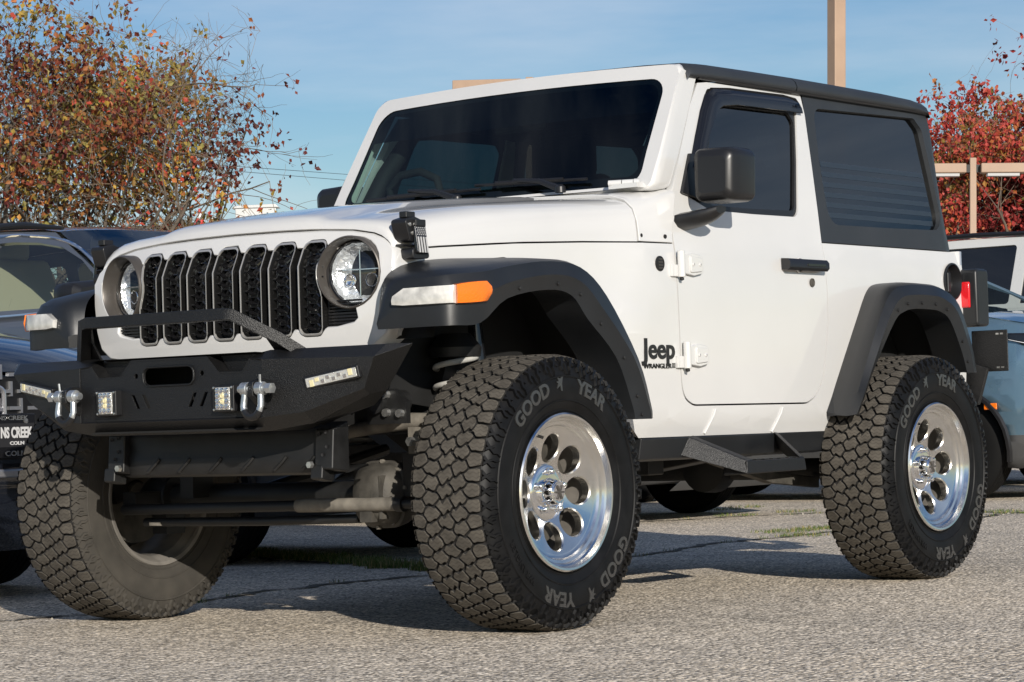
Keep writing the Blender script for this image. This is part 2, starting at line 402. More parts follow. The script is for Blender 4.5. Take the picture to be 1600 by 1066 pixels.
def winged_foot(t, a0, r0, m):
    """the small winged mark between the two words"""
    pts = [(-.020, -.012), (-.004, -.004), (.002, -.022), (.008, -.022), (.007, .002), (.016, .026), (.001, .017), (-.012, .022), (-.008, .010), (-.022, .010), (-.012, .002)]
    q = [(a0 - x / r0, r0 + y) for x, y in pts]
    b = [(wall_w(r) + .0002, r * cos(a), r * sin(a)) for a, r in q]; c = [(wall_w(r) + .0035, r * cos(a), r * sin(a)) for a, r in q]; n = len(q)
    t.add(b + c, [tuple(range(n, 2 * n))] + [(i, (i + 1) % n, (i + 1) % n + n, i + n) for i in range(n)], m)
def rim_mesh():
    """eight-hole polished wheel, outer face +X. slots: 0 polished 1 machined 2 dusty barrel"""
    t = M(); NS = 8
    t.lathe([(.126, .238), (.137, .249), (.1475, .2495), (.1515, .2445), (.1505, .238), (.143, .2355), (.134, .2325), (.1300, .2265), (.1225, .2225), (.1195, .2130), (.1120, .2085), (.1085, .2020), (.1069, .1960)], n=96, m=0)
    zf = lambda r: .068 + (r - .088) * .36
    RC, RH = .1405, .0430
    rows_in, rows_out = [], []
    K = 40
    for s in range(NS):
        a0 = 2 * pi * s / NS + radians(90); cx, cy = RC * cos(a0), RC * sin(a0); h = pi / NS
        def bound(ph):
            d = (cos(ph + a0), sin(ph + a0)); best = 9
            for lim in (-h, h):
                e = (cos(a0 + lim), sin(a0 + lim)); den = d[0] * e[1] - d[1] * e[0]
                if abs(den) > 1e-9:
                    k = -(cx * e[1] - cy * e[0]) / den
                    if k > 1e-6: best = min(best, k)
            for R in (.1960, .080):
                b = cx * d[0] + cy * d[1]; c = cx * cx + cy * cy - R * R; D = b * b - c
                if D >= 0:
                    for k in (-b - math.sqrt(D), -b + math.sqrt(D)):
                        if k > 1e-6: best = min(best, k)
            return cx + d[0] * best, cy + d[1] * best
        cor = []
        for R in (.1960, .080):
            for lim in (-h, h):
                cor.append((math.atan2(R * sin(a0 + lim) - cy, R * cos(a0 + lim) - cx) - a0) % (2 * pi))
        phs = sorted([2 * pi * k / K for k in range(K)] + cor)
        ring = lambda rr, zz: [(zz, cx + rr * cos(p_ + a0), cy + rr * sin(p_ + a0)) for p_ in phs]
        B = [bound(p_) for p_ in phs]; rows = []
        for f in (0, .34, .68, 1):
            row = []
            for (bx, by), p_ in zip(B, phs):
                ex, ey = cx + (RH + .004) * cos(p_ + a0), cy + (RH + .004) * sin(p_ + a0)
                x, y = bx + (ex - bx) * f, by + (ey - by) * f
                row.append((zf(math.hypot(x, y)), x, y))
            rows.append(row)
        t.grid(rows, 0, True)
        e0 = [(zf(math.hypot(cx + (RH + .004) * cos(p_ + a0), cy + (RH + .004) * sin(p_ + a0))), cx + (RH + .004) * cos(p_ + a0), cy + (RH + .004) * sin(p_ + a0)) for p_ in phs]
        e1 = [(x - .005, y + (cx - y) * .08, z + (cy - z) * .08) for x, y, z in e0]
        e2 = [(x - .030, cx + (y - cx) * .90, cy + (z - cy) * .90) for x, y, z in e0]
        t.grid([e0, e1, e2], 1, True)
    t.lathe([(.106, .2040), (.070, .2060), (.02, .2085), (-.05, .205), (-.095, .210), (-.112, .222), (-.122, .236), (-.134, .247), (-.139, .244), (-.136, .232), (-.128, .226)], n=72, m=2)
    return t
def hub_mesh():
    t = M()
    t.lathe([(.060, .0885), (.0725, .0875), (.0745, .084), (.0755, .060), (.076, .046), (.080, .0430), (.100, .0410), (.112, .0375), (.1150, .034), (.1145, .030), (.1165, .0285), (.1170, .0)], n=48)
    for k in range(5):
        a = radians(90 + 72 * k); c, s_ = .0655 * cos(a), .0655 * sin(a)
        t.lathe([(.075, .0130), (.081, .0125), (.082, .0095), (.095, .0092), (.0975, .007), (.098, 0)], (0, c, s_), n=12)
    return t
def emblem_mesh():
    t = M()
    for k in range(6):
        a = 2 * pi * k / 6; r_ = .0225
        t.box((.1185, .015 * cos(a), .015 * sin(a)), (.004, .006, .018), 0, Matrix.Rotation(a + pi / 2, 3, 'X'))
    t.lathe([(.117, .0085), (.1205, .008), (.121, 0)], n=6)
    return t
def disc_mesh():
    """brake disc, hub and caliper seen through the holes and from behind"""
    t = M()
    t.lathe([(.02, .06), (.022, .165), (-.004, .165), (-.006, .10), (-.05, .085), (-.06, .05), (-.10, .045), (-.10, 0)], n=40, m=0)
    t.box((.01, -.12, .06), (.09, .07, .15), 1, Matrix.Rotation(radians(20), 3, 'X'))
    t.lathe([(.022, .055), (.038, .05), (.038, 0)], n=24, m=0)
    t.lathe([(-.022, .175), (-.030, .172), (-.034, .12), (-.030, .07)], n=40, m=1)          # dust shield
    t.box((-.045, -.115, .055), (.05, .085, .16), 1, Matrix.Rotation(radians(25), 3, 'X')); t.box((-.055, -.02, -.10), (.05, .10, .07), 1, Matrix.Rotation(radians(-12), 3, 'X'))
    for k in range(6):
        a = 2 * pi * k / 6 + .3; t.lathe([(-.075, 0), (-.075, .009), (-.055, .010)], (0, .062 * cos(a), .062 * sin(a)), n=6, m=0)
    t.tube([(-.06, -.10, .12), (-.10, -.06, .20), (-.16, .02, .26)], .007, 8, 1)
    return t
rimM = rim_mesh(); hubM = hub_mesh(); embM = emblem_mesh(); dskM = disc_mesh()
WB = 2.459; WX = .888
def wheel(x, y, flip, txt, phase, rot=0):
    wobj = dskM.build('wheel', [MT['castiron'], MT['frame']], JEEP, recalc=True, loc=(x, y, TR - .002))
    tm = tyre_mesh(phase)
    for ac in txt:
        bend_text(tm, 'GOOD', .062, radians(ac + 31), .316, 4, .0020, 1.02, .98)
        winged_foot(tm, radians(ac + 3), .340, 4)
        bend_text(tm, 'YEAR', .062, radians(ac - 26), .316, 4, .0020, 1.02, .98)
    bend_text(tm, 'WRANGLER', .028, radians(txt[0] + 182 - 55), .325, 2, .0008, 1.15)
    rm = Matrix.Rotation(radians(rot), 4, 'X'); fl = Matrix.Rotation(pi, 4, 'Z') if flip else Matrix.Identity(4)
    ty = tm.xf(fl).build('tyre', [MT['tread'], MT['groove'], MT['side'], MT['sidedust'], MT['sidelet']], wobj, ang=32)
    c = M().join(rimM).xf(fl @ rm)
    c.build('rim', [MT['alu'], MT['alu2'], MT['barrel']], wobj, ang=28)
    M().join(hubM).xf(fl @ rm).build('hub_cap', MT['chrome'], wobj, ang=30)
    M().join(embM).xf(fl @ rm).build('emblem', MT['grey'], wobj, ang=20)
    M().tube([(.10, .205 * cos(2.05), .205 * sin(2.05)), (.126, .195 * cos(2.05), .195 * sin(2.05))], .005, 8).xf(fl @ rm).build('valve_stem', MT['plastic2'], wobj)
    return wobj
wheel(WX, 0, False, (92, -76), 0)
wheel(WX, WB, False, (104, -62), 3, 4)
wheel(-WX, 0, True, (92, -76), 5)
wheel(-WX, WB, True, (70, -110), 8)
# ================================================================== body shell
def SX(y, z):
    """half width of the body side at (y, z)"""
    b = lerp(z, [.585, .655, .80, .95, 1.10, 1.24, 1.30, 1.88], [.762, .784, .789, .791, .791, .784, .775, .703])
    if y < .95:                      # the front clip is narrower, with a sculpted bulge behind the wheel
        f = lerp(y, [-.36, .2, .62], [.655, .705, .742])
        k = sstep(y, .56, .86) if z > 1.1 else sstep(y, .50, .80)
        b = min(b, f + (b - f) * k)
    return b
def smap(sign, dx=0): return lambda u, v: (sign * (SX(u, v) + dx), u, v)
SEAM = [(-.340, 1.206), (-.15, 1.221), (.20, 1.243), (.55, 1.257), (.845, 1.264)]
ZG = [.62, .655, .70, .75, .80, .875, .95, 1.025, 1.10, 1.17, 1.24, 1.30, 1.40, 1.50, 1.60, 1.70, 1.80]
side_out = SEAM + [(1.0, 1.266), (1.028, 1.266), (1.030, 1.10), (1.036, .815), (1.043, .755), (1.066, .716), (1.117, .695), (1.90, .692), (1.962, .716), (2.022, .780),
                   (2.068, 1.0), (2.072, 1.13), (2.068, 1.306), (2.6, 1.306), (3.17, 1.305), (3.192, 1.29), (3.196, 1.0), (3.185, .72), (3.0, .70),
                   (2.98, .86), (2.90, 1.04), (2.80, 1.10), (2.46, 1.115), (2.34, 1.09), (2.20, .88), (2.115, .66), (2.085, .587), (.80, .590),
                   (.70, .66), (.60, .86), (.42, 1.08), (.26, 1.125), (.0, 1.13), (-.20, 1.11), (-.30, 1.04), (-.335, .94)]
side_out = fillet(side_out, [.10 if (.69 < z < .83 and 1.03 < y < 2.06) else 0 for y, z in side_out], 3)
for s in (1, -1):
    panel(side_out, [[(3.095 + .0725 * cos(2 * pi * k / 28), 1.182 + .0725 * sin(2 * pi * k / 28)) for k in range(28)]] if s > 0 else [], smap(s), .13, ZG, (s, 0, 0)).build('body_side', MT['white'], JEEP, solid=.018, bevel=.0035, bang=50)
# rocker joints: two raised sealed seams
for s in (1, -1):
    for (a, b) in (((1.257, .682), (1.209, .596)), ((1.717, .682), (1.667, .592))):
        M().tube([(s * (SX(a[0] + (b[0] - a[0]) * k / 4, a[1] + (b[1] - a[1]) * k / 4) + .0034), a[0] + (b[0] - a[0]) * k / 4, a[1] + (b[1] - a[1]) * k / 4) for k in range(5)], .0042, 8).build('rocker_seam', MT['white'], JEEP)
# doors
door_out = [(1.036, 1.262), (1.036, 1.326), (1.076, 1.461), (1.168, 1.621), (1.264, 1.779), (1.335, 1.868), (1.40, 1.876), (1.75, 1.880), (2.062, 1.882),
            (2.076, 1.806), (2.074, 1.60), (2.070, 1.43), (2.0645, 1.30), (2.066, 1.13), (2.062, 1.0), (2.016, .784), (1.957, .721), (1.897, .698), (1.118, .701), (1.069, .722), (1.049, .758), (1.0415, .816), (1.0355, 1.10)]
door_out = fillet(door_out, [.10 if .66 < z < .83 or (y > 1.9 and z < 1.05) else 0 for y, z in door_out], 3)
win_hole = fillet([(1.140, 1.452), (1.186, 1.52), (1.272, 1.674), (1.352, 1.798), (1.395, 1.852), (1.60, 1.862), (1.985, 1.866), (2.018, 1.826), (1.975, 1.62), (1.918, 1.400), (1.60, 1.397), (1.30, 1.399)],
                  [.01, .02, .02, .03, .03, .01, .045, .04, 0, .05, 0, .05], 4)
for s in (1, -1):
    d = panel(door_out, [win_hole], smap(s, .001), .13, ZG, (s, 0, 0)).build('door', MT['white'], JEEP, solid=.03, bevel=.004, bang=50)
    # black window frame (wide on the leading edge and the top), glass, rain visor
    fi = [tuple(p) for p in fillet([(1.30, 1.418), (1.346, 1.60), (1.44, 1.79), (1.50, 1.800), (1.962, 1.806), (1.996, 1.77), (1.955, 1.60), (1.905, 1.425), (1.60, 1.418)], [.03, .05, .04, .02, .02, .03, 0, .03, 0], 4)]
    panel(offs(win_hole, -.0015), [fi], smap(s, -.006), .10, .10, (s, 0, 0)).build('window_frame', MT['plastic2'], d, solid=.012, bevel=.003, bang=50)
    panel(offs(fi, .012), [], smap(s, -.0155), .3, .3, (s, 0, 0)).build('side_window', MT['tint'] if s > 0 else glass('passenger_glass', (0.030, 0.055, 0.066), .05), d)
    # rain visor: arched smoked strip standing proud along the front edge and the top
    vi, vo = [], []
    for (a, b) in (((1.203, 1.552), (1.245, 1.545)), ((1.265, 1.662), (1.325, 1.652)), ((1.325, 1.765), (1.395, 1.735)), ((1.372, 1.828), (1.432, 1.775)), ((1.42, 1.858), (1.475, 1.793)), ((1.55, 1.868), (1.57, 1.803)), ((1.75, 1.871), (1.75, 1.805)), ((1.93, 1.874), (1.945, 1.808)), ((2.005, 1.870), (2.020, 1.806)), ((2.026, 1.850), (2.036, 1.807))):
        vo.append(a); vi.append(b)
    rows = []
    for k, dx in ((0, .002), (.10, .014), (.55, .022), (.97, .024), (1, .0215), (.96, .018)):
        rows.append([(s * (SX(a[0], a[1]) + dx), a[0] + (b[0] - a[0]) * k, a[1] + (b[1] - a[1]) * k) for a, b in zip(vo, vi)])
    vz = M().grid(rows)
    vz.build('rain_visor', MT['gloss'], d, ang=50)
    if s > 0:
        tm = text_mesh('AVS', .020, .0004, .0006)
        tm.v = [(SX(2.0, 1.835) + .0245, 1.975 + x, 1.826 + y) for x, y, z in tm.v]
        tm.build('visor_lettering', MT['silver'], d, ang=0)
    # handle with finger cup, lock and the two exposed hinges
    hx = .793
    h = M()
    h.grid([[(s * (hx + a), y, z) for a, z in ((-.004, 1.196), (.024, 1.193), (.034, 1.203), (.034, 1.224), (.024, 1.236), (-.004, 1.238))] for y in (1.742, 1.752, 1.775, 1.90, 2.0, 2.022, 2.030)])
    for y in (1.742, 2.030): h.add([(s * (hx + a), y, z) for a, z in ((-.004, 1.196), (.024, 1.193), (.034, 1.203), (.034, 1.224), (.024, 1.236), (-.004, 1.238))], [tuple(range(6))])
    hd = h.build('door_handle', MT['plastic2'], d, recalc=True, ang=40)
    M().box((s * (hx + .035), 1.935, 1.2145), (.004, .13, .010)).build('handle_insert', MT['gloss'], hd, bevel=.001)
    M().lathe([(0, .030), (.003, .030), (.0045, .026), (-.004, .022)], (s * (hx - .001), 1.865, 1.2145), 'X', 28).build('handle_cup', MT['white'], hd)
    M().lathe([(0, .0165), (.004, .016), (.005, .013), (.002, .011), (.003, .0)], (s * hx, 1.953, 1.151), 'X', 24).build('door_lock', MT['castiron'], d)
    for zc, y0 in ((1.195, 1.036), (.874, 1.049)):
        hg = M()
        x0 = SX(1.1, zc)
        hg.tube([(s * (x0 + .020), y0 + .003, zc - .047), (s * (x0 + .020), y0 + .003, zc + .047)], .014, 14)
        hg.tube([(s * (x0 + .020), y0 + .003, zc - .058), (s * (x0 + .020), y0 + .003, zc - .047)], .008, 10, 1)
        lf = fillet([(y0 + .012, zc - .030), (y0 + .09, zc - .040), (y0 + .150, zc - .030), (y0 + .150, zc + .030), (y0 + .09, zc + .040), (y0 + .012, zc + .030)], [.003, .02, .02, .02, .02, .003], 4)
        hg.prism([(s * (x0 - .002), a, b) for a, b in lf], (s * .020, 0, 0))
        lf2 = fillet([(y0 + .06, zc - .030), (y0 + .135, zc - .024), (y0 + .135, zc + .024), (y0 + .06, zc + .030)], .008, 3)
        hg.prism([(s * (x0 + .016), a, b) for a, b in lf2], (s * .008, 0, 0))
        hg.prism([(s * (x0 - .002), a, b) for a, b in ((y0 - .045, zc - .045), (y0 + .002, zc - .045), (y0 + .002, zc - .002), (y0 - .045, zc - .002))], (s * .014, 0, 0))
        for yb in (y0 + .075, y0 + .118):
            hg.lathe([(s * (x0 + .02), .0075), (s * (x0 + .027), .007), (s * (x0 + .0275), .003)], (0, yb, zc), 'X', 10)
        hg.build('door_hinge', [MT['white'], MT['dark']], d, bevel=.003, bang=45, recalc=True)
    # mirror: triangular sail, swept arm, boxy housing with glass on the back
    mr = M().prism([(s * (SX(a, b) - .004), a, b) for a, b in ((1.118, 1.452), (1.27, 1.425), (1.235, 1.60), (1.205, 1.60))], (s * .018, 0, 0)).build('mirror', MT['plastic2'], d, bevel=.004, recalc=True)
    arm = M()
    arm.grid([[(s * x, y + .0, z) for y, z in sec] for x, sec in (
        (.768, [(1.035, 1.378), (1.065, 1.318), (1.15, 1.312), (1.215, 1.355), (1.17, 1.385)]),
        (.83, [(1.045, 1.384), (1.075, 1.326), (1.16, 1.322), (1.215, 1.362), (1.17, 1.390)]),
        (.885, [(1.075, 1.390), (1.095, 1.342), (1.165, 1.342), (1.205, 1.374), (1.165, 1.396)]),
        (.915, [(1.10, 1.396), (1.11, 1.368), (1.155, 1.368), (1.185, 1.388), (1.15, 1.400)]))], 0, True)
    arm.add([arm.v[15 + k] for k in range(5)], [tuple(range(5))])
    arm.build('mirror_arm', MT['plastic2'], mr, recalc=True, sub=1, ang=60)
    hs = M(); rows = []
    for t_, (y, k) in enumerate(((1.118, .66), (1.124, .86), (1.140, .95), (1.175, 1.0), (1.262, 1.0), (1.272, .97))):
        cx, cz = .893, 1.506
        q = fillet([(-.080, -.094), (.078, -.092), (.084, .098), (-.080, .102)], [.026, .03, .034, .026], 6)
        rows.append([(s * (cx + a * k), y + .12 * (a * k) , cz + b * k) for a, b in q])
    hs.grid(rows, 0, True); n_ = len(rows[0]); hs.add(rows[0], [tuple(range(n_))]); hs.add(rows[-1], [tuple(range(n_))], 1)
    hs.build('mirror_housing', [MT['plastic2'], MT['chrome']], mr, recalc=True, ang=50)
# cowl / windshield surround ------------------------------------------------
def WS(u, v, back=0):
    """windshield plane: u across, v = height z"""
    y = .962 + (v - 1.49) * .620 - .032 * (1 - min(1, (u / .70) ** 2)) + back
    return (u, y, v)
ws_out = fillet([(-.742, 1.468), (.742, 1.468), (.736, 1.60), (.706, 1.930), (-.706, 1.930), (-.736, 1.60)], [.02, .02, 0, .055, .055, 0], 6)
# crown the header so that it follows the roof
cr = lambda u, v: v + .014 * (1 - min(1, (u / .70) ** 2)) * sstep(v, 1.72, 1.88)
gl_out = fillet([(-.693, 1.478), (.693, 1.478), (.681, 1.60), (.664, 1.878), (-.664, 1.878), (-.681, 1.60)], [.10, .10, 0, .07, .07, 0], 7)
wf = panel(ws_out, [gl_out], lambda u, v: WS(u, cr(u, v)), .12, .10, (0, -1, 0))
bd = [WS(u, cr(u, v)) for u, v in ws_out]                       # wrap the rim backwards to the doors
ring = [bd]
for d_, back in ((.006, .005), (.011, .016), (.012, .05), (.002, .119)):
    o_ = offs(ws_out, d_); ring.append([WS(u if abs(u) < .2 else max(min(u, SX(1.2, v) + .004), -SX(1.2, v) - .004), min(cr(u, v), 1.932 if back < .02 else 1.905), back) for u, v in o_])
wf.grid(ring, 0, True)
WFO = wf.build('windshield_frame', MT['white'], JEEP, ang=50, recalc=False)
wg = M()
wg.join(panel(offs(gl_out, .004), [], lambda u, v: WS(u, cr(u, v), .003), .14, .05, (0, -1, 0)))
# sun band across the top of the glass
wgo = wg.build('windshield', MT['wind'], JEEP)
band = fillet([(-.683, 1.752), (.679, 1.752), (.665, 1.882), (-.665, 1.882)], [0, 0, .07, .07], 6)
panel(band, [], lambda u, v: WS(u, cr(u, v), .006), .14, .05, (0, -1, 0)).build('sun_band', MT['band'], wgo)
panel(offs(gl_out, .003), [fillet([(-.672, 1.512), (.672, 1.512), (.662, 1.60), (.648, 1.858), (-.648, 1.858), (-.662, 1.60)], [.085, .085, 0, .06, .06, 0], 7)], lambda u, v: WS(u, cr(u, v), .0045), .14, .1, (0, -1, 0)).build('glass_border', MT['frit'], wgo)
# hood ---------------------------------------------------------------------
def hood_w(y): return lerp(y, [-.40, -.34, .2, .62, .85], [.640, .655, .704, .735, .765])
def hood_zs(y): return lerp(y, [-.40, -.34, -.15, .2, .55, .85, 1.0], [1.214, 1.208, 1.223, 1.245, 1.259, 1.266, 1.268])
def hood_zc(y): return lerp(y, [-.36, -.30, -.2, -.1, .1, .5, .85, 1.0], [1.338, 1.352, 1.372, 1.388, 1.413, 1.445, 1.466, 1.476])
HFR = [(0, 0), (.18, -.001), (.27, -.004), (.325, -.012), (.365, -.025), (.43, -.030)]
def hood_sec(y, drop=0, shrink=0):
    w_, zs, zc = hood_w(y), hood_zs(y) + .004, hood_zc(y)
    pr = [(x, zc + dz - drop) for x, dz in HFR]
    pr += [(w_ - .16, zc - .034 - drop), (w_ - .085, zc - .044 - drop), (w_ - .045, zc - .058 - drop), (w_ - .018, zc - .082 - drop), (w_ - .006, zc - .115 - drop), (w_ - .001, max(zs + .006, min(zc - .15, zs + .03)) - min(drop, 0)), (w_, zs)]
    return pr
rows = []
ys = [-.28, -.22, -.15, -.05, .1, .25, .4, .55, .70, .832]
for y in ys:
    h_ = hood_sec(y); rows.append([(-x, y, z) for x, z in h_[::-1]] + [(x, y, z) for x, z in h_[1:]])
def gy(x, z):
    """front surface of the grille shell"""
    return -.437 + .060 * (x / .65) ** 2 + (max(0, z - 1.175) * .50) + max(0, .98 - z) * .10
# the nose rolls down to the seam above the grille, which follows the grille's arched top
GT = [(0, 1.292), (.20, 1.290), (.36, 1.286), (.48, 1.278), (.56, 1.264), (.605, 1.247), (.632, 1.228), (.650, 1.212)]
def gtop(x): return lerp(abs(x), [a for a, b in GT], [b for a, b in GT])
full = rows[0]; nose = []
for f_, (ka, kz) in enumerate(((1.0, 0.0), (.86, .10), (.60, .34), (.28, .72), (.06, .95))):
    r_ = []
    for (x, y, z) in full:
        xf_ = x * (.985 if abs(x) > .6 else 1) * (.650 / hood_w(-.28) if abs(x) > .5 else 1)
        zt = gtop(xf_) + .004; yt = gy(xf_, zt) + .002
        if z < 1.25: zt = min(zt, z)
        a = ka
        zz = z + (zt - z) * (1 - ka ** .9) if z > zt else z
        yy = y + (yt - y) * math.sqrt(max(0, 1 - ka ** 2)) if ka < 1 else y
        r_.append((x + (xf_ - x) * (1 - ka), yy, zz))
    nose.append(r_)
hd = M().grid(nose[::-1] + rows[1:])
HOOD = hd.build('hood', MT['white'], JEEP, ang=60, solid=.016, bevel=.003, bang=55)
for v_ in HOOD.data.polygons: v_.use_smooth = True
# cowl behind the hood: blends up to the windshield and out to the doors
rows = []
for i, y in enumerate((.840, .870, .91, .95, .985, 1.026)):
    k = i / 5; w_ = .765 + .012 * sstep(k, 0, 1)
    zt = 1.462 + .012 * k; r_ = [(0, zt), (.3, zt - .004), (.52, zt - .012), (w_ - .12, zt - .022 + .02 * k), (w_ - .06, zt - .040 + .034 * k), (w_ - .022, zt - .075 + .062 * k), (w_ - .006, zt - .12 + .09 * k), (w_, 1.30), (w_ + .002, 1.2705)]
    fy = lambda z: y + (max(0, z - 1.326) * .30 + .006) * k ** 2
    rows.append([(-x, fy(z), z) for x, z in r_[::-1]] + [(x, fy(z), z) for x, z in r_[1:]])
M().grid(rows).build('cowl', MT['white'], JEEP, ang=60, solid=.015, bevel=.003, bang=55)
for s in (1, -1):
    for y in (.795, .985):      # washer nozzles / torx caps on the cowl side
        M().lathe([(0, .008), (.005, .007), (.006, 0)], (s * .7755, y + .0, 1.291), 'X', 12).xf(Matrix.Identity(4)).build('cowl_bolt', MT['dark'], JEEP) if y > .9 else M().lathe([(0, .008), (.006, .007), (.007, 0)], (s * (hood_w(y) + .003), y + .06, 1.291), 'X', 12).build('cowl_bolt', MT['dark'], JEEP)
    # windshield tie-down hinge lying on the cowl
    hg = M(); a0 = Vector((s * .60, .905, 1.487)); a1 = Vector((s * .705, .945, 1.487))
    hg.tube([a0, a0 + (a1 - a0) * .42], .011, 12); hg.tube([a0 + (a1 - a0) * .45, a0 + (a1 - a0) * .80], .011, 12); hg.tube([a0 + (a1 - a0) * .83, a1], .0125, 12)
    hg.box((s * .66, .928, 1.474), (.12, .05, .016))
    hg.build('windshield_hinge', MT['white'], JEEP, ang=40)
    # round badge on the fender
    bd_ = M().lathe([(0, .027), (.004, .0265), (.005, .023), (.003, .022), (.0035, 0)], (s * (SX(.93, 1.194) + .001), .930, 1.194), 'X', 28).build('round_badge', MT['badge'], JEEP)
    bm_ = M()
    for k in range(4): bm_.box((s * (SX(.93, 1.19) + .0055), .930, 1.178 + k * .0105), (.003, .028 - .004 * abs(k - 1.5), .004))
    bm_.build('badge_mark', MT['grey'], bd_)
# fender lettering
for s in (1, -1):
    for wd, size, y0, z0, sx_, bold, mname in (('Jeep', .098, .797, .864, 1.0, .0022, 'badge'), ('WRANGLER', .0235, .806, .829, 1.0, .0002, 'badge')):
        tm = text_mesh(wd, size, .0022, bold); x1 = max(v[0] for v in tm.v); x0 = min(v[0] for v in tm.v); L_ = {'Jeep': .203, 'WRANGLER': .172}[wd]; k = L_ / (x1 - x0)
        V = []
        for x, y, z in tm.v:
            yy = (y0 + (x - x0) * k) if s > 0 else (y0 + L_ - (x - x0) * k)
            V.append((s * (SX(yy, z0 + y) + .0015 + z), yy, z0 + y))
        tm.v = V; tm.build('fender_lettering', MT[mname], JEEP, ang=30)
    fl = M(); yb = .984 if s > 0 else .784
    for k in range(4): fl.box((s * (SX(yb, .835) + .002), yb + .008, .8315 + k * .0046), (.002, .019, .0026))
    fl.build('flag_badge', MT['badge'], JEEP, ang=0)
# hardtop -------------------------------------------------------------------
q_out = [(2.0775, 1.885), (2.0785, 1.806), (2.077, 1.60), (2.0745, 1.43), (2.071, 1.3105), (2.6, 1.3105), (3.188, 1.3105), (3.206, 1.32), (3.190, 1.455), (3.157, 1.615), (3.108, 1.816), (3.080, 1.885)]
q_hole = fillet([(2.150, 1.838), (2.962, 1.858), (3.018, 1.815), (3.052, 1.609), (3.082, 1.395), (2.6, 1.386), (2.150, 1.382), (2.138, 1.609)], [.05, .03, .05, 0, .07, 0, .07, 0], 5)
for s in (1, -1):
    ht = panel(q_out, [q_hole], lambda u, v, s=s: (s * (SX(u, v) - .05 * sstep(u, 3.03, 3.2) ** 2), u, v), .12, ZG, (s, 0, 0)).build('hardtop_side', MT['hardtop'], JEEP, solid=.035, bevel=.009, seg=3, bang=50)
    qi = fillet([(2.158, 1.828), (2.95, 1.846), (3.006, 1.815), (3.040, 1.609), (3.070, 1.407), (2.6, 1.398), (2.160, 1.394), (2.148, 1.609)], [.04, .03, .04, 0, .05, 0, .06, 0], 5)
    panel(offs(qi, .012), [], lambda u, v, s=s: (s * (SX(u, v) - .020), u, v), .3, .3, (s, 0, 0)).build('quarter_window', MT['tint'], ht)
    for k in range(6):      # printed stripes on the lower half of the pane
        z0 = 1.412 + k * .040
        panel([(2.175, z0), (3.035 - k * .006, z0), (3.031 - k * .006, z0 + .020), (2.172, z0 + .020)], [], lambda u, v, s=s: (s * (SX(u, v) - .0185), u, v), .3, .1, (s, 0, 0)).build('window_stripe', MT['stripe'], ht)
    # gutter under the roof edge
    M().tube([(s * (.712), y, 1.889) for y in (1.33, 1.7, 2.07, 2.6, 3.07)], .009, 8).build('rain_gutter', MT['plastic2'], ht)
def roof_row(y, dz=0, k=1):
    pr = [(.704, 1.884), (.726, 1.890), (.730, 1.902), (.722, 1.922), (.700, 1.940), (.66, 1.948), (.5, 1.956), (.25, 1.961), (0, 1.963)]
    pr = [(x * k, z + dz * (1 if z > 1.9 else .3)) for x, z in pr]
    return [(x, y, z) for x, z in pr] + [(-x, y, z) for x, z in pr[-2::-1]]
rf = M().grid([roof_row(1.256, -.030, .985), roof_row(1.270, -.010, .99), roof_row(1.300, -.005, .997), roof_row(1.40), roof_row(1.7, .003), roof_row(1.996, .004)])
rf.build('roof_panel', MT['hardtop'], JEEP, ang=40, bevel=.003, bang=60)
rf = M().grid([roof_row(2.001, .004), roof_row(2.3, .003), roof_row(2.7, .000), roof_row(2.95, -.006), roof_row(3.05, -.016), roof_row(3.085, -.035, .985)])
rf.add([rf.v[-17 + k] for k in range(17)], [tuple(range(17))])
rf.build('rear_roof', MT['hardtop'], JEEP, ang=40, bevel=.003, bang=60)
# tail: tailgate, rear glass, rear body corner
M().grid([[(x, 3.196 + .0, z) for z in (.70, 1.0, 1.31)] for x in (-.782, -.3, .3, .782)]).build('tailgate', MT['white'], JEEP, solid=.03)
M().grid([[(x, 3.200 - (z - 1.31) * .215, z) for z in (1.31, 1.5, 1.7, 1.90)] for x in (-.70, 0, .70)]).build('rear_window', MT['tint'], JEEP)
M().box((0, 3.27, .68), (1.30, .14, .16)).build('rear_bumper', MT['plastic'], JEEP, bevel=.02)
# fuel filler recess
fc = M().lathe([(.002, .078), (.007, .077), (.008, .071), (-.006, .066), (-.030, .060), (-.030, 0)], (0, 0, 0), 'X', 36)
fc.xf(Matrix.Translation((SX(3.095, 1.18), 3.095, 1.182))).build('fuel_filler', MT['plastic2'], JEEP, ang=40)
M().box((SX(3.09, 1.18) - .02, 3.095, 1.18), (.02, .025, .085)).build('fuel_cap', MT['plastic'], JEEP, bevel=.006)
for s in (1, -1):
    tl = M().prism([(s * .70, y, z) for y, z in fillet([(3.175, .995), (3.285, .995), (3.285, 1.235), (3.175, 1.235)], .02, 4)], (s * .158, 0, 0)).build('taillight', MT['plastic'], JEEP, bevel=.012, recalc=True)
    M().prism([(s * .775, y, z) for y, z in fillet([(3.165, 1.073), (3.25, 1.073), (3.25, 1.182), (3.165, 1.182)], .010, 3)], (s * .052, 0, 0)).build('tail_lens', MT['red'], tl, bevel=.006, recalc=True)
# relocated number-plate bracket behind the left rear wheel (blank black plate)
pl = M().box((.868, 3.255, .892), (.165, .006, .172)).build('plate_bracket', MT['powder'], JEEP, bevel=.004)
for x in (.905, .925):
    for z in (.962, .822): M().box((x, 3.2515, z), (.012, .004, .007)).build('bracket_slot', MT['zinc'], pl)
M().box((.80, 3.23, .76), (.10, .02, .16), 0, Matrix.Rotation(radians(18), 3, 'Y')).build('bracket_arm', MT['powder'], JEEP, bevel=.004)
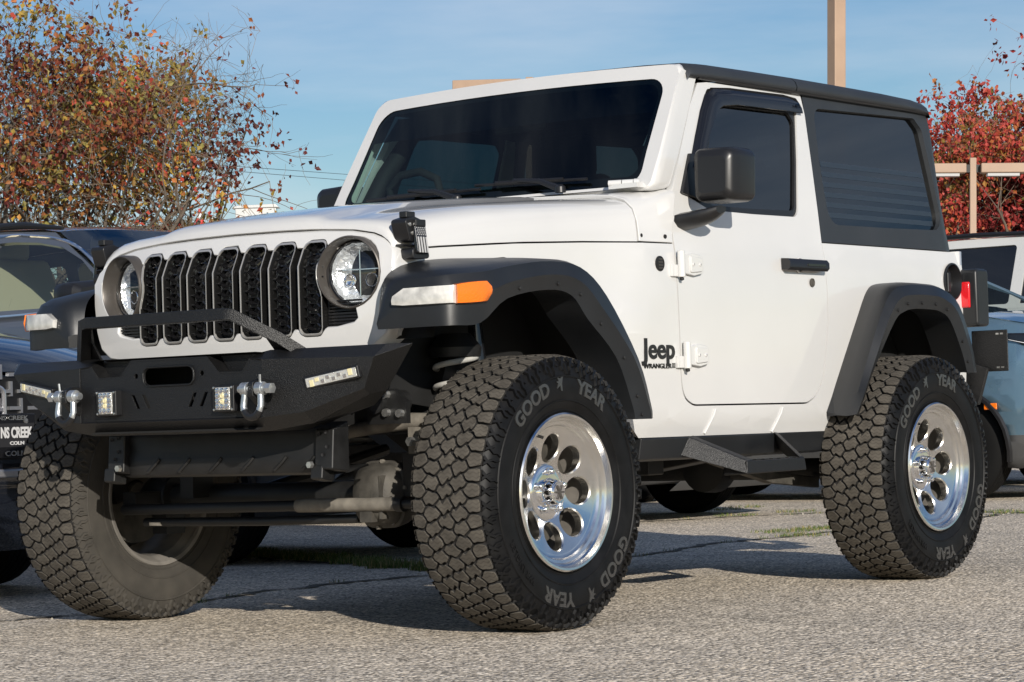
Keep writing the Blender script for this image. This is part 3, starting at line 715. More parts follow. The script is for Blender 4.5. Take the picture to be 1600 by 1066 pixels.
# wheel-arch flares ------------------------------------------------------------
def smooth_rail(pts, n=4):
    P = [Vector(p) for p in pts]; out = []
    for i in range(len(P) - 1):
        p0 = P[i - 1] if i else P[i] * 2 - P[i + 1]; p1, p2 = P[i], P[i + 1]; p3 = P[i + 2] if i + 2 < len(P) else P[i + 1] * 2 - P[i]
        for k in range(n):
            t = k / n; out.append(tuple(.5 * ((2 * p1) + (p2 - p0) * t + (2 * p0 - 5 * p1 + 4 * p2 - p3) * t * t + (3 * p1 - p0 - 3 * p2 + p3) * t ** 3)))
    out.append(tuple(P[-1])); return out
FA = [(.655, -.44, 1.00), (.657, -.42, 1.10), (.662, -.36, 1.150), (.672, -.27, 1.172), (.685, -.18, 1.182), (.698, -.08, 1.187), (.712, .08, 1.190), (.735, .26, 1.178), (.770, .40, 1.080), (.785, .565, .855), (.785, .64, .70), (.785, .648, .655)]
FB = [(.685, -.476, .995), (.722, -.464, 1.088), (.80, -.440, 1.114), (.890, -.395, 1.126), (.938, -.27, 1.136), (.935, -.12, 1.156), (.925, .08, 1.174), (.925, .255, 1.160), (.925, .405, 1.068), (.925, .575, .855), (.925, .640, .70), (.925, .646, .655)]
FC = [(.685, -.482, .975), (.77, -.473, 1.02), (.865, -.456, 1.03), (.940, -.425, 1.035), (.974, -.31, 1.050), (.964, -.15, 1.092), (.955, .08, 1.120), (.955, .225, 1.100), (.955, .335, 1.02), (.955, .510, .86), (.955, .592, .70), (.955, .604, .655)]
FD = [(.685, -.480, .956), (.76, -.470, .956), (.86, -.452, .957), (.934, -.426, .958), (.962, -.320, .966), (.950, -.165, 1.044), (.940, .06, 1.076), (.940, .19, 1.060), (.940, .275, .985), (.940, .430, .86), (.940, .515, .70), (.940, .527, .655)]
FE = [(.655, -.42, .958), (.70, -.36, .962), (.74, -.31, .97), (.78, -.28, .98), (.79, -.24, 1.0), (.79, -.13, 1.064), (.79, .07, 1.094), (.79, .18, 1.075), (.79, .26, 1.00), (.79, .41, .87), (.79, .49, .71), (.79, .50, .66)]
RA = [(.785, 2.046, .642), (.786, 2.085, .72), (.786, 2.150, .82), (.788, 2.285, 1.014), (.788, 2.372, 1.126), (.788, 2.46, 1.158), (.788, 2.62, 1.160), (.788, 2.76, 1.15), (.788, 2.90, 1.085), (.788, 3.0, .91), (.788, 3.035, .80)]
RB = [(.905, 1.992, .640), (.915, 2.03, .72), (.918, 2.09, .82), (.920, 2.215, 1.014), (.920, 2.315, 1.118), (.920, 2.44, 1.150), (.920, 2.60, 1.153), (.920, 2.743, 1.141), (.920, 2.885, 1.078), (.920, 2.985, .91), (.920, 3.020, .80)]
RC = [(.950, 1.990, .648), (.955, 2.04, .72), (.955, 2.112, .82), (.955, 2.262, 1.014), (.955, 2.352, 1.085), (.955, 2.46, 1.102), (.955, 2.60, 1.102), (.955, 2.70, 1.092), (.955, 2.815, 1.040), (.955, 2.905, .90), (.955, 2.938, .80)]
RD = [(.936, 2.020, .643), (.940, 2.072, .72), (.940, 2.148, .82), (.940, 2.318, 1.000), (.940, 2.400, 1.040), (.940, 2.48, 1.052), (.940, 2.60, 1.052), (.940, 2.69, 1.045), (.940, 2.775, 1.010), (.940, 2.862, .89), (.940, 2.905, .80)]
RE = [(x - .15, y + .02, z + .015) for x, y, z in RD]
for s in (1, -1):
    for A_, B_, C_, D_, E_, nm in ((FA, FB, FC, FD, FE, 'front'), (RA, RB, RC, RD, RE, 'rear')):
        rr = [smooth_rail(r_) for r_ in (A_, B_, C_, D_, E_)]
        AB = [tuple(Vector(a) * .45 + Vector(b) * .55 + Vector((0, 0, .004))) for a, b in zip(rr[0], rr[1])]
        BB = [tuple(Vector(a) * .10 + Vector(b) * .90 + Vector((0, 0, .002))) for a, b in zip(rr[0], rr[1])]
        B2 = [tuple(Vector(b) * .85 + Vector(c_) * .15 + Vector((.005, 0, .002))) for b, c_ in zip(rr[1], rr[2])]
        C1 = [tuple(Vector(b) * .08 + Vector(c_) * .92) for b, c_ in zip(rr[1], rr[2])]
        C2 = [tuple(Vector(c_) * .90 + Vector(d_) * .10 + Vector((-.004, 0, 0))) for c_, d_ in zip(rr[2], rr[3])]
        D2 = [tuple(Vector(d_) * .94 + Vector(e_) * .06) for d_, e_ in zip(rr[3], rr[4])]
        fm = M().grid([rr[0], AB, BB, B2, C1, C2, rr[3], D2, rr[4]])
        n_ = len(rr[0])
        fm.add([r_[0] for r_ in (rr[0], AB, BB, B2, C1, C2, rr[3], D2, rr[4])], [tuple(range(9))])
        fm.add([r_[-1] for r_ in (rr[0], AB, BB, B2, C1, C2, rr[3], D2, rr[4])], [tuple(range(9))])
        if s < 0: fm = fm.mirror()
        fo = fm.build('fender_flare', MT['plastic'], JEEP, ang=26, recalc=True)
        for k in ((21, 25, 29, 33, 36, 39, 42) if nm == 'front' else (14, 18, 22, 26, 30, 35, 38)):
            c_, d_ = Vector(rr[2][k]), Vector(rr[3][k]); p = c_ * .45 + d_ * .55
            bl = M().lathe([(p.x - .004, .0065), (p.x + .003, .006), (p.x + .0045, .003), (p.x + .0035, 0)], (0, p.y, p.z), 'X', 10)
            (bl if s > 0 else bl.mirror()).build('flare_bolt', MT['frame'], fo)
        if nm == 'front': ffo = fo
    # marker lamp on the nose of the flare: long clear lens and amber corner, following the flare face
    def face(k, t_):
        b, c_ = Vector(fbs[k]), Vector(fcs[k]); return b, c_
    path = [(.750, -.480), (.79, -.4745), (.83, -.468), (.87, -.460), (.905, -.450), (.93, -.438), (.946, -.423)]
    rows = []
    for i, (x, y) in enumerate(path):
        t_ = i / 6; z0, z1 = 1.022 + .002 * t_, 1.078 + .004 * t_
        if i == 0: z0, z1 = 1.026, 1.056
        rows.append([(s * x, y + .012, z0), (s * x, y - .010, z0 + .002), (s * x, y - .012, (z0 + z1) / 2), (s * x, y - .006, z1 - .002), (s * x, y + .025, z1)])
    lm = M().grid(rows); lm.add(rows[0], [(0, 1, 2, 3, 4)]); lm.add(rows[-1], [(0, 1, 2, 3, 4)])
    lm.build('marker_lamp', MT['lampgrey'], ffo, recalc=True, ang=50)
    path = [(.948, -.421), (.957, -.398), (.966, -.368), (.972, -.335), (.975, -.305), (.974, -.280)]
    rows = []
    for i, (x, y) in enumerate(path):
        t_ = i / 5; z0, z1 = 1.022 + .012 * t_ * t_, 1.084 + .012 * sin(pi * min(1, t_ * 1.1) / 2)
        if i == 5: z0, z1 = 1.052, 1.080
        n_ = Vector((s * .75, -.5, 0)).normalized()
        rows.append([tuple(Vector((s * x, y, z)) + n_ * d_) for z, d_ in ((z0, -.02), (z0 + .003, .010), ((z0 + z1) / 2, .015), (z1 - .003, .010), (z1, -.03))])
    am = M().grid(rows); am.add(rows[0], [(0, 1, 2, 3, 4)]); am.add(rows[-1], [(0, 1, 2, 3, 4)])
    am.build('amber_marker', MT['amber'], ffo, recalc=True, ang=50)
# ================================================================== grille, headlights, latches
HLX, HLZ, HR = .505, 1.145, .1125
half = [(0, .905), (.30, .905), (.50, .908), (.585, .918), (.630, .950), (.652, 1.01), (.662, 1.10), (.660, 1.17)] + [(b_, c_ - .003) for b_, c_ in GT[::-1]][:-1]
g_out = half + [(0, 1.289)] + [(-x, z) for x, z in half[1:][::-1]]
# opening: scalloped over the slots, round the headlights, square-cornered below them
hole_h = []
for k in range(0, 4):                                   # top edge, centre outwards
    x = .12 * k
    if k == 0: hole_h += [(0, 1.262), (.030, 1.262), (.052, 1.238)]
    else: hole_h += [(x - .052, 1.238), (x - .030, 1.262 - .001 * k), (x + .030, 1.260 - .001 * k), (x + .048, 1.238)]
R_ = HR + .004
a0 = math.asin((1.238 - .012 - HLZ) / R_)
hole_h += [(HLX - R_ * cos(a0), HLZ + R_ * sin(a0))]
for k in range(1, 15):
    a = pi - a0 - (pi - a0 + radians(78)) * k / 14; hole_h.append((HLX + R_ * cos(a), HLZ + R_ * sin(a)))
hole_h += [(.536, 1.000), (.520, .985), (.455, .972), (.418, .972)]
for k in (3, 2, 1, 0):
    x = .12 * k
    if k == 0: hole_h += [(.050, .966), (.032, .946), (0, .946)]
    else: hole_h += [(x + .050, .968), (x + .032, .948), (x - .032, .947), (x - .050, .966)]
hole = hole_h + [(-x, z) for x, z in hole_h[1:-1][::-1]]
gm = panel(g_out, [hole], lambda u, v: (u, gy(u, v), v), .09, .07, (0, -1, 0))
ring = [[(u, gy(u, v), v) for u, v in g_out]]
for d_, b_ in ((.006, .004), (.0105, .012), (.012, .024), (.010, .10)):
    ring.append([(u, gy(u, v) + b_, v) for u, v in offs(g_out, d_ if True else d_)])
ring = [[(max(-.668, min(.668, x)), y, min(z, gtop(x) + .002)) for x, y, z in r_] for r_ in ring]
gm.grid(ring, 0, True)
hr = [[(u, gy(u, v), v) for u, v in hole]]
for d_, b_ in ((-.003, .002), (-.006, .008), (-.006, .05)): hr.append([(u, gy(u, v) + b_, v) for u, v in offs(hole, d_)])
gm.grid(hr, 0, True)
GR = gm.build('grille', MT['white'], JEEP, ang=42)
# lower lip of the shell
lp = M().grid([[(x, gy(x, .90) - .004 + .05 * max(0, abs(x) - .52) / .13 + d_, z) for x in [-.625 + 1.25 * k / 24 for k in range(25)]] for d_, z in ((.05, .903), (.002, .900), (-.006, .892), (-.006, .880), (.004, .872), (.06, .870))])
lp.build('grille_lip', MT['white'], JEEP, ang=60)
# black insert behind the shell with fine ribs, then slot surrounds and honeycomb
ins = M().grid([[(x, gy(x, z) + .034, z) for x in [-.405 + .81 * k / 16 for k in range(17)]] for z in (.93, 1.0, 1.08, 1.16, 1.27)])
for s in (1, -1): ins.grid([[(s * x, gy(x, z) + .034, z) for x in (.405, .46, .56)] for z in (.94, .98, 1.022)])
for s in (1, -1):
    for k in range(9):
        z = .978 + k * .010; ins.box((s * .470, gy(.47, z) + .026, z), (.13, .014, .0055))
ins.build('grille_insert', MT['plastic2'], GR)
def slot_loop(cx, w_, z0, z1):
    q = fillet([(cx - w_, z0), (cx + w_, z0), (cx + w_, z1), (cx - w_, z1)], [.020, .020, .022, .022], 5)
    return q
for k in range(-3, 4):
    cx = .12 * k
    def mk(w_, dz, dy):
        q = slot_loop(cx, w_, .955 + dz, 1.252 - dz); out = []
        for u, v in q:
            if abs(k) == 3:      # outer slots bow inwards round the headlights
                d = math.hypot(u - math.copysign(HLX, cx), v - HLZ); lim = HR + .008 + (.044 - w_) * 1.0
                if d < lim: u = math.copysign(HLX, cx) + (u - math.copysign(HLX, cx)) / d * lim
            out.append((u, gy(u, v) + dy, v))
        return out
    # subdivide the straight sides so that they can bend
    def dens(q): 
        o_ = []
        for i in range(len(q)):
            a, b = Vector(q[i]), Vector(q[(i + 1) % len(q)]); n_ = max(1, int((b - a).length / .02))
            for j in range(n_): o_.append(tuple(a + (b - a) * j / n_))
        return o_
    sl0 = slot_loop
    slot_loop_d = lambda *a: dens(sl0(*a))
    def mk2(w_, dz, dy):
        out = []
        for u, v in dens(sl0(cx, .0455, .951, 1.256)):
            # move towards the slot centre line by inset
            ins_ = .0455 - w_; c_u = max(cx - .02, min(cx + .02, u)); 
            qx = u - math.copysign(ins_, u - cx) if abs(u - cx) > 1e-6 else u
            qz = v + (dz if v < 1.0 else (-dz if v > 1.2 else 0))
            if abs(k) == 3:
                hx_ = math.copysign(HLX, cx); d = math.hypot(qx - hx_, qz - HLZ); lim = HR + .006 + ins_
                if d < lim: qx = hx_ + (qx - hx_) / d * lim
            out.append((qx, gy(qx, qz) + dy, qz))
        return out
    sf = M().grid([mk2(.0500, -.003, .020), mk2(.0500, -.003, -.001), mk2(.0480, .000, -.0035)], 0, True)
    sf.grid([mk2(.0480, .000, -.0035), mk2(.0460, .003, -.0055), mk2(.0425, .007, -.0050), mk2(.0415, .008, .001)], 1, True)
    sf.grid([mk2(.0415, .008, .001), mk2(.0410, .009, .03)], 0, True)
    so_ = sf.build('grille_slot', [MT['slotblack'], MT['silver']], GR, ang=50)
    hc = M()
    for r_ in range(9):                                    # honeycomb ribs set back in the slot
        zc = .980 + r_ * .0315
        for cc in ((cx,),):
            for x0 in cc:
                pts = [(x0 - .016, zc - .0130), (x0 + .016, zc - .0130), (x0 + .028, zc), (x0 + .016, zc + .0130), (x0 - .016, zc + .0130), (x0 - .028, zc)]
                P = [(u, gy(u, v) + .012, v) for u, v in pts] ; Q = [(x0 + (u - x0) * .80, gy(u, v) + .009, zc + (v - zc) * .76) for u, v in pts]; T_ = [(x0 + (u - x0) * .70, gy(u, v) + .030, zc + (v - zc) * .66) for u, v in pts]
                if abs(k) == 3 and False: continue
                hc.grid([P, Q, T_], 0, True)
                for sg in (1, -1):
                    hc.tube([(x0 + sg * .028, gy(x0, zc) + .012, zc), (x0 + sg * .042, gy(x0, zc) + .014, zc)], .0028, 6)
                    hc.tube([(x0 + sg * .016, gy(x0, zc) + .012, zc + .0130), (x0 + sg * .016, gy(x0, zc) + .012, zc + .019)], .0028, 6)
    hc.build('honeycomb', MT['gloss'], so_, ang=30)
for s in (1, -1):
    hx_, hy = s * HLX, gy(HLX, HLZ)
    TL = Matrix.Translation((hx_, hy, HLZ)) @ Matrix.Rotation(s * radians(11), 4, 'Z') @ Matrix.Translation((-hx_, -hy, -HLZ))
    bz = M().lathe([(.05, HR + .004), (.004, HR + .004), (-.003, HR + .0015), (-.005, HR - .002), (-.002, HR - .0045), (.030, HR - .0065), (.058, HR - .0085), (.062, .101)], (hx_, hy, HLZ), 'Y', 64).xf(TL)
    HL = bz.build('headlight', MT['grey'], JEEP, ang=40)
    M().lathe([(.060, .1045), (.050, .1035), (.047, .1005), (.050, .0975), (.064, .097)], (hx_, hy, HLZ), 'Y', 56).xf(TL).build('headlight_ring', MT['gloss'], HL, ang=40)
    rf = M()
    prof = [(.060, .097), (.074, .088), (.090, .066), (.098, .036), (.100, 0)]
    rf.lathe(prof, (hx_, hy, HLZ), 'Y', 18).xf(TL)
    rf.build('reflector', MT['facet'], HL, ang=12)
    pj = M()
    pj.box((hx_, hy + .078, HLZ + .012), (.176, .012, .0045)); pj.box((hx_, hy + .078, HLZ), (.0045, .012, .15))
    for sx_ in (-.040, .040):
        pj.lathe([(.016, .024), (-.002, .024), (-.004, .021), (.006, .016), (.014, 0)], (hx_ + sx_, hy + .078, HLZ - .022), 'Y', 12)
    pj.xf(TL).build('lamp_insert', MT['chrome'], HL, bevel=.001)
    M().lathe([(.054, .099), (.040, .092), (.026, .066), (.018, .033), (.016, 0)], (hx_, hy, HLZ), 'Y', 48).xf(TL).build('headlight_lens', MT['lens'], HL, ang=80)
    # hood latch: base, clamp, strap with a printed flag
    def lat(y, z, d=0): 
        return Vector((s * (hood_w(-.30) + .002 + d), y, z))
    lt = M(); ym = -.302
    lt.prism([(s * (.640), y, z) for y, z in fillet([(ym - .052, 1.300), (ym - .005, 1.312), (ym + .045, 1.298), (ym + .052, 1.262), (ym + .040, 1.232), (ym - .030, 1.232)], .012, 3)], (s * .062, 0, 0))
    lt.prism([(s * (.650), y, z) for y, z in fillet([(ym - .030, 1.212), (ym + .045, 1.212), (ym + .055, 1.180), (ym - .030, 1.176)], .010, 3)], (s * .062, 0, 0))
    lt.box((s * .672, ym - .005, 1.318), (.03, .045, .02)); lt.box((s * .705, ym + .004, 1.290), (.03, .05, .022))
    lt.box((s * .668, ym + .010, 1.222), (.03, .11, .006))
    LT = lt.build('hood_latch', MT['plastic2'], JEEP, bevel=.005, recalc=True)
    M().box((s * .712, ym + .008, 1.240), (.016, .056, .094), 0, Matrix.Rotation(s * radians(-8), 3, 'Y')).build('latch_strap', MT['gloss'], LT, bevel=.006)
    st = M()
    rot = Matrix.Rotation(s * radians(-8), 3, 'Y')
    def onstrap(dy, dz): 
        return Vector((s * .712, ym + .008, 1.240)) + rot @ Vector((s * .0085, dy, dz))
    for k in range(4): st.box(onstrap(-.0195 + k * .013, -.020), (.002, .006, .050), 0, rot)
    for r_ in range(6):
        for k in range(5): st.box(onstrap(-.021 + k * .0095 + (r_ % 2) * .0047, .012 + r_ * .0055), (.002, .003, .003), 0, rot)
    st.build('latch_print', MT['flagw'], LT, ang=0)
    bl = M()
    for y, z in ((ym - .030, 1.285), (ym - .018, 1.258)): bl.lathe([(-.002, .0065), (.003, .006), (.004, 0)], (s * .702, y, z), 'X', 10)
    bl.build('latch_bolt', MT['zinc'], LT)
# wipers
for x0, y0, tipx, tipz in ((.30, .905, -.02, 1.53), (-.17, .905, -.55, 1.515)):
    def wp(x, z, o): 
        p = WS(x, z, -.012 - o); return p
    a = Vector((x0 + .10, .890, 1.482)); b = Vector(wp((x0 + tipx) / 2 + .02, 1.535, .012)); tip = Vector(wp(tipx, tipz, .006)); tail = Vector(wp(x0 + .18, 1.515, .006))
    wm = M().tube([a, a + (b - a) * .4 + Vector((0, -.01, .015)), b], [.013, .010, .007], 8)
    wm.tube([tail, tail + (tip - tail) * .5, tip], .006, 6); wm.tube([tail + (tip - tail) * .2 + Vector((0, -.008, .004)), tail + (tip - tail) * .8 + Vector((0, -.008, .004))], .007, 6)
    wm.lathe([(0, .02), (.02, .019), (.028, .010), (.028, 0)], (a.x, a.y, a.z - .012), 'Z', 14)
    wm.build('wiper', MT['plastic2'], JEEP, ang=40)
# ================================================================== steel bumper
def bfacets(s):
    P = dict(c0=(0, -.700, .888), c1=(.165, -.700, .888), c2=(.215, -.700, .838), c3=(.318, -.700, .836), c4=(.352, -.700, .876), W1=(.40, -.698, .872), W2=(.790, -.628, .868),
             W3=(.735, -.612, .778), W4=(.545, -.672, .712), W5=(.40, -.700, .700), c9=(0, -.700, .700), b0=(0, -.655, .658), b5=(.385, -.655, .660), b4=(.545, -.632, .680), b3=(.722, -.575, .762),
             T1=(.385, -.640, .900), T2=(.805, -.585, .902), tip=(.868, -.540, .902), te=(.745, -.520, .772), t0=(0, -.62, .893), t1=(.165, -.62, .893), r2=(.215, -.645, .838), r3=(.318, -.645, .836), t4=(.352, -.64, .895), r1=(.18, -.645, .895), rt=(.352, -.645, .895), E2=(.80, -.46, .90), u=(.40, -.5, .66), u0=(0, -.5, .66), ue=(.66, -.48, .73))
    F = [('W1', 'W2', 'W3', 'W4', 'W5'), ('T1', 'T2', 'W2', 'W1'), ('W2', 'T2', 'tip'), ('W2', 'tip', 'te', 'W3'), ('W3', 'te', 'b3'), ('W4', 'W3', 'b3', 'b4'), ('W5', 'W4', 'b4', 'b5'), ('c9', 'W5', 'b5', 'b0'),
         ('t0', 't1', 'c1', 'c0'), ('t1', 'r2', 'c2', 'c1'), ('r2', 'r3', 'c3', 'c2'), ('r3', 't4', 'c4', 'c3'), ('t4', 'T1', 'W1', 'c4'), ('r1', 'rt', 'r3', 'r2'), ('T2', 'E2', 'tip'), ('b0', 'b5', 'u', 'u0'), ('b5', 'b4', 'ue', 'u'), ('b4', 'b3', 'te', 'ue')]
    keys = list(P); m = M().add([(s * P[k][0], P[k][1], P[k][2]) for k in keys], [tuple(keys.index(k) for k in f) for f in F])
    if s < 0: m.f = [tuple(reversed(q)) for q in m.f]
    return m
bm_ = bfacets(1).join(bfacets(-1))
fh = [(0, .888), (.165, .888), (.215, .838), (.318, .836), (.352, .876), (.40, .872), (.40, .700), (0, .700)]
cuts = [fillet([(-.108, .812), (.108, .812), (.108, .864), (-.108, .864)], .022, 5)]
for sx_ in (-1, 1):
    cuts.append([(sx_ * .145 + .0085 * cos(2 * pi * k / 10), .842 + .0085 * sin(2 * pi * k / 10)) for k in range(10)])
    for k in (0, 1):
        x = sx_ * (.095 + .048 * k); cuts.append([(x - sx_ * .012, .738), (x + sx_ * .002, .738), (x + sx_ * .026, .782), (x + sx_ * .012, .782)])
bm_.join(panel(fh + [(-x, z) for x, z in fh[1:-1][::-1]], cuts, lambda u, v: (u, -.700, v), 0, 0, (0, -1, 0)))
BMP = bm_.build('front_bumper', MT['powder'], JEEP, ang=18, solid=.006, bevel=.0025, bang=14)
# near-black backing sheet added so the cut-outs read as deep shade
M().grid([[(x, y, z) for y, z in ((-.695, .90), (-.56, .895), (-.56, .70), (-.69, .66))] for x in (-.37, 0, .37)]).build('cutout_shade', MT['void'], BMP, ang=20)
fr_ = [(x, z) for x, z in fillet([(-.112, .808), (.112, .808), (.112, .868), (-.112, .868)], .025, 5)]
M().tube([(x, -.703, z) for x, z in fr_] + [(fr_[0][0], -.703, fr_[0][1])], .003, 6).build('fairlead_edge', MT['powder'], BMP)
# hoop of square tube
hp = M().tube([(.488, -.600, .888), (.430, -.652, .940), (.322, -.748, 1.016), (.30, -.750, 1.018), (-.30, -.750, 1.018), (-.322, -.748, 1.016), (-.430, -.652, .940), (-.488, -.600, .888)], .0255, 4, square=True)
hp.build('bumper_hoop', MT['powder'], BMP, ang=25, bevel=.003)
for s in (1, -1):
    M().prism([(s * .385, -.62, .90), (s * .470, -.59, .90), (s * .405, -.66, .965), (s * .372, -.69, .985)], (0, .01, 0)).build('hoop_gusset', MT['powder'], BMP, recalc=True)
    # cube lamps
    px = s * .258
    pc = M().box((px, -.712, .759), (.090, .030, .082)).build('cube_lamp', MT['plastic2'], BMP, bevel=.004)
    M().box((px, -.7275, .759), (.060, .006, .070)).build('lamp_face', MT['led'], pc, bevel=.002)
    d1, d2, d3 = M(), M(), M()
    for r_ in range(4):
        for k in range(3):
            (d2 if (r_ in (1, 2) and k == 1) else d1).lathe([(0, .0085), (-.004, .0075), (-.0045, .004), (-.002, 0)], (px - .019 + k * .019, -.7305, .734 + r_ * .0167), 'Y', 10)
    d1.build('lamp_diode', MT['chrome'], pc); d2.build('lamp_diode', MT['ledy'], pc)
    for x in (-.038, .038):
        for z in (-.034, .034): d3.lathe([(0, .004), (-.003, .0035), (-.0035, 0)], (px + x, -.727, .759 + z), 'Y', 8)
    d3.build('lamp_screw', MT['zinc'], pc)
    # slim light bar let into the wing
    o_ = Vector((s * .648, -.6535, .812)); ax = Vector((s * .187, .031, .031)).normalized(); nrm = Vector((s * .17, -.97, -.12)).normalized()
    upv = nrm.cross(ax).normalized() * (1 if s > 0 else -1)
    if upv.z < 0: upv = -upv
    nrm = ax.cross(upv); nrm = nrm if nrm.y < 0 else -nrm
    RM = Matrix((ax, nrm, upv)).transposed()
    lb = M().box(o_ + nrm * .004, (.198, .018, .040), 0, RM).build('light_bar', MT['plastic2'], BMP, bevel=.005, recalc=True)
    M().box(o_ + nrm * .013, (.182, .004, .028), 0, RM).build('bar_lens', MT['led'], lb, bevel=.002, recalc=True)
    e = M(); e2 = M()
    for k in range(8): (e2 if k in (0, 1, 7) else e).box(o_ + nrm * .0158 + ax * (-.070 + k * .020) * 1 + upv * (.004 if k % 2 else -.004), (.013, .003, .011 if k not in (0, 7) else .02), 0, RM)
    e.build('bar_diode', MT['chrome'], lb, bevel=.001, recalc=True); e2.build('bar_diode', MT['ledy'], lb, recalc=True)
    # recovery tab and bow shackle with cross pin
    tx = s * .410
    tb = M().prism([(tx - .011, y, z) for y, z in fillet([(-.690, .715), (-.735, .735), (-.768, .765), (-.768, .805), (-.730, .815), (-.690, .815)], .014, 4)], (.022, 0, 0)).build('recovery_tab', MT['powder'], BMP, bevel=.003, recalc=True)
    pth = []
    for k in range(17):
        t_ = k / 16; a = pi * (1 + t_)
        if t_ < .22: pth.append((-.031 - .004 * t_ / .22, .0 - .04 * t_ / .22))
        elif t_ > .78: pth.append((.031 + .004 * (1 - t_) / .22, -.04 * (1 - t_) / .22))
        else:
            a = pi + pi * (t_ - .22) / .56; pth.append((.0365 * cos(a), -.045 + .040 * sin(a)))
    yb, zb = -.742, .783
    sh = M().tube([(tx + x, yb - .012 + z * .10, zb + z) for x, z in pth], [.0118 if .3 < k / 16 < .7 else .0105 for k in range(17)], 12)
    for sg in (-1, 1): sh.lathe([(-.012, .021), (.012, .021), (.014, .018), (.014, 0)], (tx + sg * .031, yb - .010, zb + .002), 'X', 18); sh.lathe([(-.013, 0), (-.013, .020), (-.012, .021)], (tx + sg * .031, yb - .010, zb + .002), 'X', 18)
    for i, q in enumerate(sh.f):
        if sum(sh.v[k][2] for k in q) / len(q) < .722: sh.mi[i] = 1
    SHK = sh.build('shackle', [MT['galv'], MT['plastic2']], BMP, ang=45, recalc=True)
    pn = M().tube([(tx - .058, yb - .010, zb + .002), (tx + .062, yb - .010, zb + .002)], .0115, 14); pn.lathe([(0, 0), (0, .017), (.020, .017), (.022, 0)], (tx + s * .058 - (.0 if s > 0 else .02), yb - .010, zb + .002), 'X', 6)
    pn.tube([(tx + s * .03, yb - .012, zb + .018), (tx + s * .032, yb - .014, zb + .045)], .004, 6)
    pn.build('shackle_pin', MT['galv'], SHK, ang=35, recalc=True)
# ================================================================== chassis and underbody
prof = [(-.455, .668), (-.488, .660), (-.497, .640), (-.492, .600), (-.500, .575), (-.502, .540), (-.490, .520), (-.465, .512), (-.40, .515), (-.30, .535)]
m = M().grid([[(x, y + .02 * (abs(x) / .45) ** 4, z) for y, z in prof] for x in [-.44 + .90 * k / 20 for k in range(21)]])
for x0 in (-.30, -.16, -.02, .12, .26, .38):
    m.tube([(x0, -.503, .530), (x0 + .035, -.504, .555), (x0 + .05, -.500, .572)], .006, 6)
SKD = m.build('skid_plate', MT['frame'], JEEP, ang=35, solid=.006)
for s, x in ((1, .468), (-1, -.448)):
    b = M().prism([(x - .030, y, z) for y, z in ((-.515, .53), (-.505, .655), (-.43, .68), (-.43, .52))], (.075, 0, 0))
    b.prism([(x - .045, y, z) for y, z in ((-.520, .50), (-.515, .545), (-.46, .545), (-.46, .49))], (.05, 0, 0))
    bk = b.build('skid_bracket', MT['frame'], SKD, bevel=.006, recalc=True)
    hm = M()
    for dx, z in ((-.012, .640), (.018, .645), (.022, .600), (.006, .575)): hm.lathe([(-.519 + (z - .53) * .08, .0065), (-.516 + (z - .53) * .08, 0)], (x + dx, .0, z), 'Y', 10)
    hm.build('bracket_hole', MT['interior'], bk)
    M().lathe([(-.530, 0), (-.530, .011), (-.517, .012)], (x - .04 if s > 0 else x + .03, 0, .545), 'Y', 6).build('skid_bolt', MT['zinc'], SKD, ang=20)
m = M()
for s in (1, -1):
    m.tube([(s * .40, -.52, .835), (s * .41, -.1, .865), (s * .44, .6, .80), (s * .47, 1.0, .60), (s * .47, 1.9, .58), (s * .46, 2.3, .72), (s * .46, 3.1, .70)], .062, 4, square=True)
m.build('frame_rail', MT['frame'], JEEP, ang=30)
M().box((0, .30, .86), (.84, .80, .46)).build('engine', MT['dark'], JEEP, bevel=.03)
M().box((0, -.30, 1.08), (1.10, .03, .36)).build('radiator', MT['interior'], JEEP)
m = M().box((0, 1.65, .645), (1.50, 1.30, .06)); m.box((0, 2.6, .80), (1.18, 1.1, .08)); m.box((0, 1.02, .95), (1.40, .03, .6)); m.box((0, 2.0, .55), (.5, .7, .12)); m.box((.0, 3.1, .9), (1.3, .03, .4))
m.build('floor_pan', MT['dark'], JEEP)
for s in (1, -1):      # wheel-well liners
    liner = [(-.32, .93), (-.27, 1.09), (-.15, 1.17), (.05, 1.19), (.26, 1.17), (.42, 1.08), (.56, .90), (.68, .70), (.72, .62)]
    m = M().grid([[(s * x, y, z) for y, z in liner] for x in (.775, .62, .53)]); m.add([(s * .53, y, z) for y, z in liner] + [(s * .53, .72, .62), (s * .53, -.32, .75)], [tuple(range(len(liner) + 2))])
    m.build('wheel_well', MT['dark'], JEEP, ang=50, recalc=True)
    liner = [(2.06, .60), (2.14, .78), (2.24, 1.0), (2.36, 1.14), (2.52, 1.19), (2.70, 1.18), (2.86, 1.08), (2.98, .90), (3.02, .70)]
    m = M().grid([[(s * x, y, z) for y, z in liner] for x in (.775, .66, .58)]); m.add([(s * .58, y, z) for y, z in liner], [tuple(range(len(liner)))])
    m.build('wheel_well', MT['dark'], JEEP, ang=50, recalc=True)
    M().box((s * .80, 2.93, .86), (.05, .04, .34), 0, Matrix.Rotation(radians(14), 3, 'X')).build('mud_flap', MT['plastic'], JEEP, bevel=.01)
